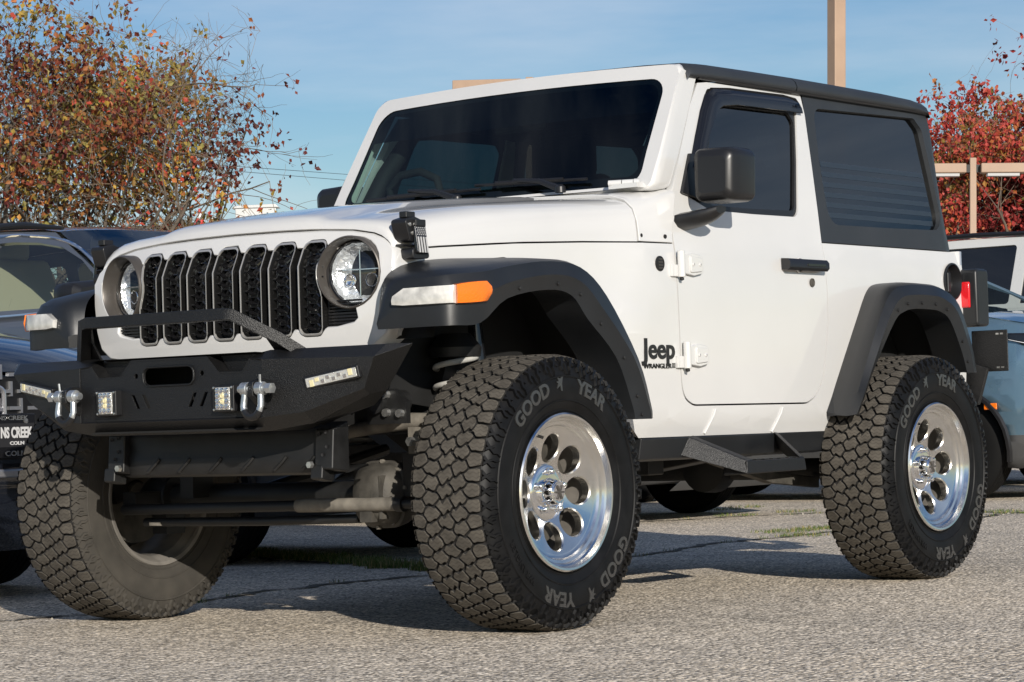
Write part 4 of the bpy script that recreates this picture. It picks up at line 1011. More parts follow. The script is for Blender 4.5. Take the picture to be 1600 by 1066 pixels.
# front axle, diff, steering, control arms, springs
ax_ = M().tube([(-.74, 0, .434), (.74, 0, .434)], .043, 20)
for s in (1, -1):
    ax_.lathe([(s * .66, .0), (s * .66, .075), (s * .70, .085), (s * .76, .075), (s * .80, .05)], (0, 0, .434), 'X', 20)
    ax_.box((s * .70, -.01, .434), (.07, .09, .26)); ax_.box((s * .70, -.11, .43), (.06, .18, .05)); ax_.box((s * .50, -.07, .50), (.06, .10, .14))
AX = ax_.build('front_axle', MT['frame'], JEEP, ang=40)
df = M()
for a, r in ((0, 0),):
    rows = []
    for y, k in ((.02, .62), (-.05, .92), (-.095, 1.0), (-.112, 1.0), (-.118, .93), (-.155, .84), (-.185, .60), (-.195, .28), (-.197, 0)):
        rows.append([(.372 + k * .116 * cos(t_) * (1 - .10 * cos(2 * t_)), y, .437 + k * .117 * sin(t_) * (1 - .06 * cos(4 * t_))) for t_ in [2 * pi * i / 36 for i in range(36)]])
    df.grid(rows, 0, True)
df.box((.430, -.165, .43), (.012, .05, .14)); df.box((.372, -.172, .40), (.05, .05, .10))
DF = df.build('differential', MT['castiron'], AX, ang=35)
m = M()
for k in range(10): 
    t_ = 2 * pi * k / 10 + .2; m.lathe([(-.126, 0), (-.126, .007), (-.112, .0075)], (.372 + .107 * cos(t_), 0, .437 + .108 * sin(t_)), 'Y', 6)
m.build('cover_bolt', MT['dusty'], AX, ang=20)
tr = M().tube([(-.72, -.205, .395), (-.30, -.200, .400), (.08, -.196, .405)], .0185, 14); tr.tube([(.08, -.196, .405), (.50, -.190, .408)], .0225, 16, 1)
tr.lathe([(.50, .0), (.50, .0255), (.53, .0255), (.53, 0)], (0, -.19, .408), 'X', 16); tr.tube([(.52, -.19, .408), (.74, -.17, .412)], .017, 12)
tr.tube([(-.66, -.16, .35), (-.1, -.15, .352), (.30, -.14, .36)], .016, 10); tr.box((-.60, -.165, .345), (.05, .03, .012), 1)
tr.build('tie_rod', [MT['frame'], MT['dusty']], JEEP, ang=40)
M().tube([(.155, -.12, .625), (.22, -.115, .640), (.36, -.105, .660), (.50, -.10, .672), (.585, -.09, .672)], [.016, .021, .0255, .0275, .024], 14).build('track_bar', MT['dusty'], JEEP, ang=50)
m = M().prism([(.45, y, z) for y, z in ((-.03, .62), (.06, .62), (.06, .88), (.02, .90), (-.03, .80))], (.12, 0, 0), 0)
m.box((.575, -.145, .61), (.085, .04, .085), 1); m.lathe([(-.21, 0), (-.21, .016), (-.165, .017)], (.573, 0, .607), 'Y', 6, 2)
m.lathe([(-.345, .031), (-.345, .038), (-.20, .038)], (.545, 0, .735), 'Y', 20, 0); m.lathe([(-.342, 0), (-.342, .031)], (.545, 0, .735), 'Y', 20, 3)
m.prism([(.50, -.325, .665), (.66, -.325, .665), (.66, -.325, .735), (.61, -.325, .775), (.50, -.325, .775)], (0, .02, 0), 0)
for x, z in ((.585, .757), (.585, .700), (.640, .697)): m.lathe([(-.342, 0), (-.342, .013), (-.322, .0135)], (x, 0, z), 'Y', 8, 2)
m.build('suspension_bracket', [MT['frame'], MT['dusty'], MT['zinc'], MT['interior']], JEEP, ang=30, recalc=True)
for s in (1, -1):
    n_ = 150; sp = []
    for k in range(n_):
        t_ = 2 * pi * 5.2 * k / (n_ - 1); sp.append((s * .605 + .068 * cos(t_), .0 + .068 * sin(t_), .545 + .335 * k / (n_ - 1)))
    M().tube(sp, .0095, 8).build('coil_spring', MT['coil'], JEEP, ang=50)
    m = M().lathe([(.875, .0), (.875, .082), (.905, .086), (.920, .075), (.95, .05), (.95, 0)], (s * .605, 0, 0), 'Z', 28)
    m.build('spring_seat', MT['frame'], JEEP, ang=40)
    M().tube([(s * .66, .10, .44), (s * .64, .09, .72), (s * .62, .08, 1.05)], [.03, .03, .022], 14).build('shock_absorber', MT['gloss'], JEEP)
    M().tube([(s * .50, .03, .40), (s * .46, .45, .48), (s * .42, .86, .57)], [.022, .028, .022], 10).build('control_arm', MT['frame'], JEEP)
    M().tube([(s * .50, 2.42, .38), (s * .48, 2.1, .41), (s * .46, 1.72, .50)], .03, 4, square=True).build('control_arm', MT['castiron'], JEEP, bevel=.004)
    M().tube([(s * .46, -.36, .70), (s * .52, -.30, .78), (s * .56, -.18, .90)], .007, 6).build('brake_hose', MT['dark'], JEEP)
m = M().tube([(-.70, WB, .434), (.70, WB, .434)], .043, 18); m.lathe([(2.34, 0), (2.345, .05), (2.37, .10), (2.46, .105), (2.56, .06)], (.0, 0, .446), 'Y', 24)
m.build('rear_axle', MT['dark'], JEEP, ang=40)
m = M().tube([(.1, .8, .56), (.15, 1.3, .50), (.2, 1.9, .52), (.25, 2.2, .62)], .035, 12); m.lathe([(-.32, 0), (-.30, .09), (.32, .09), (.34, 0)], (0, 2.95, .60), 'X', 18)
m.build('exhaust', MT['dusty'], JEEP, ang=40)
m = M().box((.22, 1.25, .50), (.62, .10, .10)); m.prism([(.30, 1.5, .45), (.62, 1.5, .50), (.62, 1.5, .53), (.30, 1.5, .49)], (0, .12, 0))
m.build('transmission_crossmember', MT['frame'], JEEP, bevel=.006, recalc=True)
# rocker guards and drop steps
for s in (1, -1):
    rg = M().prism([(s * .700, .815, .505), (s * .752, .815, .512), (s * .766, .815, .588), (s * .70, .815, .592)], (0, 1.262, 0)).build('rocker_guard', MT['plastic'], JEEP, bevel=.006, recalc=True)
    m = M()
    # front leg: broad plate running out and back from the rocker
    def quadbox(a, b, c_, d_, t_): m.prism([(s * x, y, z) for x, y, z in (a, b, c_, d_)], (s * t_[0], t_[1], t_[2]))
    quadbox((.745, 1.070, .524), (.745, 1.105, .596), (.958, 1.192, .496), (.960, 1.182, .450), (0, .034, .004))
    quadbox((.960, 1.182, .450), (.958, 1.186, .496), (.958, 1.580, .498), (.960, 1.588, .452), (-.10, 0, -.004))
    quadbox((.958, 1.588, .450), (.956, 1.578, .498), (.745, 1.735, .596), (.745, 1.775, .524), (0, -.034, .004))
    st = m.build('side_step', MT['powder'], JEEP, bevel=.004, recalc=True)
    t_ = M()
    for k in range(7): t_.box((s * .905, 1.235 + k * .055, .499), (.075, .030, .004))
    t_.build('step_grip', MT['plastic2'], st, bevel=.001)
# ------------------------------------------------------------------ cabin
m = M().grid([[(x, 1.02 + .02, 1.30), (x, 1.03, 1.44), (x, 1.07, 1.462), (x, 1.30, 1.455), (x, 1.36, 1.40), (x, 1.36, 1.0)] for x in (-.70, 0, .70)]).build('dashboard', MT['interior'], JEEP, ang=30)
M().tube([(.36 + .19 * cos(a), 1.47 + .06 * sin(a), 1.36 + .18 * sin(a)) for a in [2 * pi * k / 28 for k in range(29)]], .016, 8, caps=False).build('steering_wheel', MT['interior'], JEEP)
hexp = [(-.50, 1.425), (-.53, 1.50), (-.49, 1.565), (-.36, 1.575), (-.31, 1.505), (-.35, 1.425), (-.50, 1.425)]
for s in (1, -1):
    st = M().prism([(s * .36 - .24, y, z) for y, z in fillet([(1.72, 1.0), (1.86, .98), (2.02, 1.62), (1.92, 1.66)], .05, 4)], (.48, 0, 0)).build('seat', MT['seatm'], JEEP, bevel=.05, seg=3, recalc=True)
    M().box((s * .36, 1.985, 1.72), (.27, .10, .18)).build('headrest', MT['seatm'], st, bevel=.04, seg=3)
    M().box((s * .36, 1.60, 1.02), (.48, .44, .16)).build('seat_cushion', MT['seatm'], st, bevel=.05, seg=3)
m = M()
for s in (1, -1):
    m.tube([(s * .60, 2.12, 1.0), (s * .61, 2.14, 1.55), (s * .58, 2.10, 1.83), (s * .58, 1.6, 1.86), (s * .58, 1.32, 1.84), (s * .63, 1.15, 1.62), (s * .66, 1.04, 1.44)], .035, 12)
m.tube([(-.58, 2.10, 1.83), (.58, 2.10, 1.83)], .035, 12)
for pts in ([(-.712, 1.00, 1.525), (-.712, 1.062, 1.525), (-.700, 1.180, 1.735), (-.700, 1.135, 1.735)], [(.598, 1.129, 1.635), (.602, 1.172, 1.637), (.602, 1.231, 1.725), (.598, 1.195, 1.723)]):
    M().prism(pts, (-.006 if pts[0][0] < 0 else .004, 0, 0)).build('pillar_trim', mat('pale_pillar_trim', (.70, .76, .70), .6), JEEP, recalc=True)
m.build('roll_cage', MT['interior'], JEEP, ang=50)
M().tube([(-.47 + .13 * cos(a) * (1.0), 1.135 + .0 * a, 1.555 + .075 * sin(a)) for a in [radians(d_) for d_ in (-150, -100, -60, -10, 30, 75, 120, 165, 210)]], .016, 8).build('grab_handle', MT['seatm'], JEEP, ang=50)
M().box((0, 1.20, 1.775), (.24, .03, .065)).build('rear_view_mirror', MT['interior'], JEEP, bevel=.012)
M().grid([[(x, y, 1.865) for y in (1.32, 2.1, 3.0)] for x in (-.69, 0, .69)]).build('headliner', MT['seatm'], JEEP)
# printed flag sheet behind the glass (stars and bars) and the pale sun-lit strips along the pillars
m = M(); m.box((.02, 2.40, 1.50), (1.1, .01, .30)); 
FLG = m.build('cargo_flag', mat('flag_cloth', (.012, .016, .03), .8), JEEP)
m = M()
for r_ in range(6):
    for k in range(5): m.lathe([(2.394, .011), (2.392, 0)], (-.30 + k * .07 + (r_ % 2) * .035, 0, 1.39 + r_ * .045), 'Y', 5)
m.build('flag_star', mat('flag_star', (.10, .12, .14), .8), FLG)
# ================================================================== the parked row (all nose towards +X)
def paint(name, col, rough=.25, metal=.5): return mat(name, col, rough, metal=metal, coat=1.0, vary=(1.5, .05), coatr=.03)
CT = dict(trimgrey=mat('grey_cladding', (.045, .045, .045), .55), tyre=mat('car_tyre', (.005, .005, .005), .8, spec=.15), rim=mat('car_rim', (.35, .35, .36), .3, metal=.9), trim=mat('car_black_trim', (.01, .01, .011), .35), chrome=MT['chrome'],
          sglass=glass('car_glass', (.62, .68, .66), .10), dglass=glass('car_dark_glass', (.05, .055, .06), .09), cream=mat('cream_leather', (.52, .47, .33), .6), lamp=mat('car_lamp', (.75, .76, .78), .25, metal=.3))
def car_wheel(R=.365):
    t = M()
    t.lathe([(.02, R * .60), (-.0, R * .64), (.005, R * .80), (-.01, R * .93), (-.03, R * .99), (-.12, R), (-.19, R * .99), (-.215, R * .9), (-.215, R * .6)], (0, 0, 0), 'Y', 40, 0)
    for k in range(5): t.lathe([(-.06 - .03 * k, R * .985), (-.065 - .03 * k, R + .002), (-.08 - .03 * k, R + .002), (-.085 - .03 * k, R * .985)], (0, 0, 0), 'Y', 40, 0)
    t.lathe([(.0, R * .62), (-.02, R * .58), (-.15, R * .56)], (0, 0, 0), 'Y', 40, 1); t.lathe([(-.06, R * .56), (-.06, 0)], (0, 0, 0), 'Y', 30, 0)
    for k in range(5):
        a = 2 * pi * k / 5 + .3; t.box((R * .31 * cos(a), -.02, R * .31 * sin(a)), (R * .58, .02, .055), 1, Matrix.Rotation(-a, 3, 'Y'))
    t.lathe([(-.005, .06), (-.0, .05), (0, 0)], (0, 0, 0), 'Y', 20, 1)
    return t
CW = car_wheel()
def car(label, x, y, body, glassm, nose=0.0, L=4.85, H=1.70, belt=1.10, seats=False, chrome=False, wb=-1.30, longwin=False, rails=True, hood=1.02, cat='car', hw=.955, lowtrim=True):
    """local frame: nose at x=0 pointing +X, centre line y=0"""
    root = empty('parked_car', (x, y, 0)); tag(root, label, cat, 'cars parked nose out in the row behind')
    xwf, xwr, R = -.93, -.93 - 2.85, .375
    hz = hood
    xs = dict(wb=wb, rf=wb - .75, rr=-4.25, end=-L)
    def SY(u, v):
        b = lerp(v, [.18, .40, .62, .85, belt, belt + .06, H], [hw - .06, hw - .01, hw, hw - .012, hw - .05, hw - .07, hw - .27])
        f = max(0, (u + .62) / .62); r_ = max(0, (-(u + L - .5)) / .5)
        return b - .26 * f ** 2.2 - .16 * r_ ** 2
    def arch(xc, rev=False):
        a = [(xc + (R + .045) * cos(t_), .36 + (R + .045) * sin(t_)) for t_ in [radians(-18 + 216 * k / 16) for k in range(17)]]
        return a
    low = [(-.04, .26), (-.02, .30), (.0, .55), (-.02, .80), (-.10, hz - .10), (-.30, hz - .02), (-.70, hz + .06), (xs['wb'], belt + .03), (-2.4, belt + .012), (-3.6, belt + .03), (-L + .25, belt + .04), (-L + .03, belt - .02), (-L, .70), (-L + .05, .30)]
    low += [(xwr - R - .10, .24)] + arch(xwr)[::-1] + [(xwr + R + .12, .20), (xwf - R - .10, .20)] + arch(xwf)[::-1] + [(xwf + R + .10, .22)]
    for s in (1, -1):
        bs = panel(low, [], lambda u, v, s=s: (u, s * SY(u, v), v), .22, [.30, .40, .455, .54, .62, .74, .85, .95, belt - .05], (0, s, 0))
        if lowtrim: bs.mi = [1 if sum(bs.v[i][2] for i in q) / len(q) < .4551 else 0 for q in bs.f]
        bs.build('body_side', [body, CT['trimgrey']], root, solid=.02)
        up = [(xs['wb'] - .02, belt + .03), (xs['rf'] - .02, H - .05), (xs['rf'] - .55, H - .012), (-3.6, H - .02), (xs['rr'], H - .05), (-L + .20, belt + .04), (-3.6, belt + .03), (-2.4, belt + .012)]
        hh = H - .085 - (belt + .05)
        w1 = [(wb - .20, belt + .05), (wb - .34, belt + .05 + .36 * hh), (wb - .50, belt + .05 + .65 * hh), (wb - .68, belt + .05 + .86 * hh), (wb - .88, belt + .05 + .96 * hh), (wb - 1.08, belt + .05 + hh), (-2.50, belt + .05 + hh), (-2.52, belt + .05)]
        w2 = fillet([(-2.62, belt + .05), (-2.60, H - .085), (-3.40, H - .085), (-3.46, belt + .06)], [.03, .03, .03, .03], 4)
        w3 = fillet([(-3.56, belt + .07), (-3.50, H - .09), (-4.10, H - .12), (-4.42, belt + .09)], [.03, .03, .05, .05], 4)
        if longwin:
            w2 = fillet([(-2.62, belt + .05), (-2.60, H - .085), (-4.10, H - .10), (-4.45, belt + .06)], [.03, .03, .05, .05], 4); w3 = None
        wins = [q for q in (w1, w2, w3) if q]
        panel(up, wins, lambda u, v, s=s: (u, s * SY(u, v), v), .2, .12, (0, s, 0)).build('side_frame', body, root, solid=.03, bevel=.003)
        for q in wins:
            wo_ = panel(offs(q, .012), [], lambda u, v, s=s: (u, s * (SY(u, v) - .016), v), .3, .3, (0, s, 0)).build('side_window', glassm, root)
        if chrome:
            top = [(wb - .13, belt + .035), (wb - .31, belt + .05 + .42 * hh), (wb - .50, belt + .06 + .74 * hh), (wb - .70, H - .095), (wb - .95, H - .058), (-2.5, H - .045), (-3.5, H - .05), (-4.2, H - .09), (-4.5, belt + .06), (-3.5, belt + .030), (-2.4, belt + .020), (wb - .13, belt + .035)]
            sm_ = smooth_rail(top, 5)
            M().tube([(u, s * (SY(u, v) + .004), v) for u, v in [(p[0], p[1]) for p in [(a[0], a[1]) for a in sm_]]], .009, 6).build('window_trim', CT['chrome'], root)
        m = M().tube([(xs['rf'] + .05, s * (SY(-2.1, H) + .035), H - .035), (xs['rf'] - .25, s * (SY(-2.3, H) + .02), H + .000), (-3.0, s * (SY(-3, H) + .015), H + .018), (xs['rr'] + .25, s * SY(-4, H), H + .010), (xs['rr'], s * SY(-4.2, H), H - .02)], [.010, .020, .022, .020, .010], 10)
        if rails: m.build('roof_rail', CT['trim'], root)
        for xw in (xwf, xwr):
            o_ = M().join(CW)
            if s < 0: o_ = o_.xf(Matrix.Rotation(pi, 4, 'Z'))
            o_.xf(Matrix.Translation((xw, s * (hw - .045), .365))).build('wheel', [CT['tyre'], CT['rim']], root, ang=35)
            ar = [(xw + (R + .055) * cos(t_), .36 + (R + .055) * sin(t_)) for t_ in [radians(-12 + 204 * k / 20) for k in range(21)]]
            if lowtrim: M().tube([(u, s * (SY(u, v) + .002), v) for u, v in ar], .022, 6).build('arch_trim', CT['trim'], root)
        mi = M(); cy = SY(-1.62, belt) + .13
        rows = []
        for dx, k in ((.02, .55), (.0, .9), (-.06, 1), (-.12, .97), (-.135, .85)):
            rows.append([(-1.50 + dx, s * (cy + a * k), belt + .09 + b * k) for a, b in fillet([(-.13, -.075), (.12, -.065), (.12, .06), (-.13, .085)], [.03, .05, .05, .04], 4)])
        mi.grid(rows, 0, True); mi.add(rows[0], [tuple(range(len(rows[0])))]); mi.add(rows[-1], [tuple(range(len(rows[0])))])
        mi.box((-1.56, s * (cy - .12), belt + .02), (.08, .14, .03)); mi.build('mirror', [body if not chrome else CT['trim']], root, recalc=True, ang=50)
        hl = []
        for t_ in [k / 8 for k in range(9)]:
            u = -.02 - .50 * t_ ** 1.5; hl.append(u)
        z0, z1 = hz - .235, hz - .085
        def hrow(t_, f0, f1, o_):
            u = -.02 - .50 * t_ ** 1.5; k = t_ ** 1.6
            a_, b_ = z0 + (z1 - z0) * .62 * k, z1 - (z1 - z0) * .10 * k
            return [(u + o_, s * (SY(u, z_) + o_), z_ + .06 * (-u)) for z_ in [a_ + (b_ - a_) * (f0 + (f1 - f0) * q / 4) for q in range(5)]]
        hl_ = M().grid([hrow(k / 10, 0, 1, .006) for k in range(11)]).build('headlight', MT['gloss'], root, solid=.03, off=0)
        for f0, f1, t0, t1 in ((.04, .10, 0, .97), (.34, .58, .06, .42), (.66, .86, .22, .66)):
            M().grid([hrow(t0 + (t1 - t0) * k / 8, f0, f1, .0235) for k in range(9)]).build('headlight_strip', CT['lamp'], hl_)
        M().box((-.62, s * (SY(-.62, .62) + .002), .66), (.10, .012, .045)).build('side_marker', MT['amber'], root, bevel=.01)
    # front-to-back skin: fascia, hood, windshield, roof, tail
    def strip(name, pts, m, inset=0, crown=.03, n=10, solid=0, top=False):
        rows = []
        for (u, v, cz) in pts:
            wv = SY(u, v) - inset; rows.append([(u + (.07 * (1 - (2 * k / n - 1) ** 2) if u > -.35 else 0), wv * (2 * k / n - 1), v + cz * (1 - abs(2 * k / n - 1) ** 2.5)) for k in range(n + 1)])
        return M().grid(rows).build(name, m, root, ang=40, solid=solid)
    if lowtrim: strip('front_cladding', [(-.10, .20, 0), (-.04, .26, 0), (-.008, .42, 0), (-.004, .455, 0)], CT['trimgrey'])
    strip('front_fascia', ([] if lowtrim else [(-.10, .20, 0), (-.04, .26, 0), (-.01, .42, 0)]) + [(-.003, .456, 0), (.0, .55, 0), (-.01, .70, 0), (-.02, .80, 0), (-.05, hz - .13, 0)], body)
    strip('hood', [(-.06, hz - .125, .01), (-.10, hz - .095, .03), (-.30, hz - .015, .045), (-.70, hz + .065, .05), (xs['wb'] + .02, belt + .035, .045)], body, 0.002)
    strip('windshield', [(xs['wb'], belt + .03, .03), (-1.6, belt + .03 + (H - belt - .08) * .40, .03), (xs['rf'], H - .05, .03)], glassm, .015)
    strip('roof', [(xs['rf'], H - .05, .03), (xs['rf'] - .12, H - .03, .035), (xs['rf'] - .55, H - .012, .04), (-3.6, H - .02, .04), (xs['rr'], H - .05, .03)], body)
    strip('rear_window', [(xs['rr'], H - .05, .02), (-L + .20, belt + .04, .02)], CT['dglass'], .01)
    strip('tailgate', [(-L + .20, belt + .04, .01), (-L + .03, belt - .02, 0), (-L, .70, 0), (-L + .05, .30, 0)], body)
    M().box((-L / 2 - .2, 0, .30), (L - .9, 1.5, .16)).build('underbody', CT['trim'], root)
    M().box((-L / 2 - .2, 0, .70), (L - 1.2, 1.66, .62)).build('cabin_floor', CT['trim'], root)
    M().box((-.45, 0, .55), (.6, 1.1, .5)).build('engine_bay', CT['trim'], root)
    for s in (1, -1):
        for xx in (-2.55, -3.5):
            sm = CT['cream'] if seats else CT['trim']
            M().prism([(u, s * .40 - .25, v) for u, v in fillet([(xx + .12, .95), (xx - .10, .95), (xx - .28, belt + .34), (xx - .18, belt + .38)], .05, 3)], (0, .50, 0)).build('seat', sm, root, bevel=.04, seg=3, recalc=True)
            M().box((xx - .24, s * .40, belt + .44), (.11, .28, .17), 0).build('headrest', sm, root, bevel=.04, seg=3)
        if seats: M().tube([(-2.50, s * (hw - .12), belt - .02), (-2.53, s * (hw - .17), belt + .25), (-2.60, s * (hw - .26), H - .12)], [.05, .04, .03], 8).build('pillar_trim', CT['cream'], root)
    M().grid([[(-1.35, yy, belt - .02), (-1.9, yy, belt - .02), (-2.0, yy, belt - .25)] for yy in (-.75, 0, .75)]).build('dashboard', CT['cream'] if seats else CT['trim'], root)
    return root, SY
dark = paint('midnight_car_paint', (.010, .012, .018), .22, .3)
grey = paint('slate_car_paint', (.13, .142, .165), .30, .6)
blue = paint('blue_grey_car_paint', (.12, .20, .26), .26, .6)
wht = paint('white_car_paint', (.50, .50, .49), .28, 0)
satin = mat('satin_chrome', (.60, .60, .62), .30, metal=.85)
cB, SB = car('dark car with chrome mesh grille and dealer number plate nearest the lifted white vehicle', -2.18, .44, dark, CT['dglass'], H=1.50, belt=1.02, rails=False, hood=1.04, chrome=False, lowtrim=False)
cA, SA = car('slate grey car with roof rails, chrome window trim and cream seats', -2.22, 3.55, grey, CT['sglass'], H=1.775, belt=1.268, seats=True, chrome=True, hood=1.10)
cC, SC_ = car('dark car mostly hidden behind the doors of the lifted white vehicle', -3.05, 7.55, dark, CT['dglass'], H=1.45, belt=1.0, hood=.98, rails=False)
cF, SF = car('blue-grey car with a swept-back headlight behind the tail of the white vehicle', -1.93, 10.95, blue, CT['sglass'], H=1.72, belt=1.27, hood=1.235, wb=-.78)
cV, SV = car('tall white car with dark windows and roof rails beyond the blue-grey car', -1.29, 13.95, wht, CT['dglass'], H=2.08, belt=1.45, hood=1.18)
# dark car's nose: mesh of chrome bars, emblem, plate with dealer frame, chrome bar
g = M()
for r_ in range(5):
    for k in range(9):
        yy = -.44 + .11 * k + (.055 if r_ % 2 else 0); zz = .60 + .068 * r_; g.box((.078 - .07 * (yy / .9) ** 2 * 4, yy, zz + .04), (.02, .060, .014), 0); g.box((.074 - .07 * (yy / .9) ** 2 * 4, yy + .04, zz + .05), (.016, .012, .06), 0)
gb_ = M().prism([(.055, y_, z_) for y_, z_ in fillet([(-.55, .57), (.55, .57), (.60, .90), (-.60, .90)], .05, 4)], (.014, 0, 0)); gb_.join(g, 1)
gb = gb_.build('front_grille', [CT['trim'], satin], cB, ang=30)
em = M(); q = fillet([(-.035, .68), (.035, .68), (.035, .86), (-.035, .86)], .03, 5)
em.tube([(.100, a, b) for a, b in q] + [(.100, *q[0])], .010, 8); em.box((.100, 0, .77), (.012, .012, .17)); em.box((.100, 0, .77), (.012, .07, .012))
em.build('grille_emblem', satin, gb)
M().box((.080, 0, .515), (.03, 1.5, .035)).build('chrome_bar', satin, cB, bevel=.01)
pf = M().box((.118, .0, .665), (.016, .36, .175)).build('number_plate', MT['gloss'], cB, bevel=.005)
M().box((.1275, .0, .667), (.004, .335, .095)).build('plate_insert', mat('plate_black', (.02, .02, .022), .4), pf)
def plate_text(word, size, z, ln, right, bold, mname):
    tm = text_mesh(word, size, .001, bold); x0 = min(v[0] for v in tm.v); x1 = max(v[0] for v in tm.v); k = ln / (x1 - x0)
    tm.v = [(.1302 + zz, right - ln + (x - x0) * k, z + y) for x, y, zz in tm.v]; tm.build('plate_lettering', mname, pf, ang=0)
grt = mat('plate_print', (.48, .48, .48), .5)
plate_text('NS CREEK', .058, .658, .168, .156, .0022, grt); plate_text('COLN', .019, .629, .075, .110, .0006, grt)
plate_text('NS CREEK', .024, .728, .160, .135, .0004, MT['zinc']); plate_text('COLN', .028, .585, .110, .120, .0006, MT['zinc'])
M().lathe([(.126, .010), (.131, .009), (.132, 0)], (0, .125, .722), 'X', 12).build('plate_bolt', MT['zinc'], pf)
# ================================================================== ground
def asphalt():
    m = bpy.data.materials.new('worn_asphalt'); m.use_nodes = True; t = m.node_tree; N = t.nodes.new; b = t.nodes['Principled BSDF']
    co = N('ShaderNodeTexCoord')
    def vor(sc, feat='F1'):
        v = N('ShaderNodeTexVoronoi'); v.inputs['Scale'].default_value = sc; v.feature = feat; t.links.new(co.outputs['Object'], v.inputs['Vector']); return v
    def noi(sc, d=5, r=.6):
        v = N('ShaderNodeTexNoise'); v.inputs['Scale'].default_value = sc; v.inputs['Detail'].default_value = d; v.inputs['Roughness'].default_value = r; t.links.new(co.outputs['Object'], v.inputs['Vector']); return v
    def ramp(src, stops):
        r = N('ShaderNodeValToRGB'); e = r.color_ramp.elements
        while len(e) < len(stops): e.new(.5)
        for k, (p, c) in enumerate(stops): e[k].position = p; e[k].color = (*c, 1)
        t.links.new(src, r.inputs['Fac']); return r.outputs['Color']
    def mixc(kind, f, a, bb):
        n = N('ShaderNodeMixRGB'); n.blend_type = kind
        for i, v in (('Fac', f), ('Color1', a), ('Color2', bb)):
            if isinstance(v, (int, float)): n.inputs[i].default_value = v
            elif isinstance(v, tuple): n.inputs[i].default_value = (*v, 1)
            else: t.links.new(v, n.inputs[i])
        return n.outputs['Color']
    v1 = vor(70); v2 = vor(150)
    bw = N('ShaderNodeRGBToBW'); t.links.new(v1.outputs['Color'], bw.inputs[0]); bw2 = N('ShaderNodeRGBToBW'); t.links.new(v2.outputs['Color'], bw2.inputs[0])
    stone = ramp(bw.outputs[0], [(.14, (.075, .07, .062)), (.34, (.26, .24, .205)), (.58, (.66, .61, .53)), (.85, (1.0, .95, .86))])
    fine = ramp(bw2.outputs[0], [(.15, (.09, .083, .074)), (.5, (.40, .37, .32)), (.9, (.86, .80, .71))])
    gap = ramp(v1.outputs['Distance'], [(.30, (0, 0, 0)), (.62, (1, 1, 1))])
    c1 = mixc('MIX', gap, stone, fine)
    big = noi(.55, 6, .62); mid = noi(5.5, 5)
    tone = ramp(big.outputs['Fac'], [(.30, (.74, .745, .75)), (.52, (1, .99, .97)), (.75, (1.12, 1.09, 1.04))])
    tone2 = ramp(mid.outputs['Fac'], [(.30, (.84, .84, .84)), (.70, (1.1, 1.09, 1.07))])
    c2 = mixc('MULTIPLY', 1, mixc('MULTIPLY', 1, mixc('MULTIPLY', 1, c1, tone), tone2), (1.22, 1.15, 1.075))
    t.links.new(c2, b.inputs['Base Color']); b.inputs['Roughness'].default_value = .85; b.inputs['Specular IOR Level'].default_value = .25
    bp = N('ShaderNodeBump'); bp.inputs['Strength'].default_value = .9; bp.inputs['Distance'].default_value = .016
    v3 = vor(42); h = mixc('MIX', .45, v1.outputs['Distance'], v3.outputs['Distance'])
    t.links.new(h, bp.inputs['Height']); t.links.new(bp.outputs['Normal'], b.inputs['Normal']); bp.invert = True
    return m
gmat = asphalt()
M().grid([[(x, y, 0) for y in (-60, 0, 60, 200, 900)] for x in (-900, -200, -60, 0, 60, 200)]).build('asphalt', gmat, None, ang=0)
bpy.data.objects['asphalt']['kind'] = 'structure'
dirt = mat('crack_dirt', (.10, .088, .066), .95, bump=(160, .8, .004), vary=(40, .5))
rnd = random.Random(11)
def crack(pts, wd):
    L_, R_ = [], []
    P = [Vector((x, y, 0)) for x, y in pts]; q = []
    for i in range(len(P) - 1):
        n_ = max(2, int((P[i + 1] - P[i]).length / .05))
        for k in range(n_): q.append(P[i].lerp(P[i + 1], k / n_))
    ph = 0
    for i, p in enumerate(q):
        d = (q[min(i + 1, len(q) - 1)] - q[max(i - 1, 0)]).normalized(); n_ = Vector((-d.y, d.x, 0)); ph = ph * .8 + rnd.gauss(0, .02)
        c = p + n_ * ph; w_ = wd * rnd.uniform(.35, 1.2); L_.append((c.x + n_.x * w_, c.y + n_.y * w_, .004)); R_.append((c.x - n_.x * w_, c.y - n_.y * w_, .004))
    o = M().grid([L_, R_]).build('pavement_crack', dirt, None, ang=0); o['kind'] = 'structure'; return q
cracks = [crack([(-1.25, -2.6), (-1.20, .58), (-1.40, 1.23), (-1.45, 1.75), (-1.36, 2.2), (-1.22, 3.73), (-1.46, 4.6), (-1.45, 5.4), (-1.40, 8.0), (-1.45, 12)], .028),
          crack([(-4.4, 3.9), (-3.74, 3.47), (-2.7, 3.02), (-1.49, 2.55)], .035), crack([(-3.9, 6.5), (-3.51, 7.1), (-3.07, 7.84), (-2.7, 8.36), (-1.5, 8.15), (.5, 8.3)], .03)]
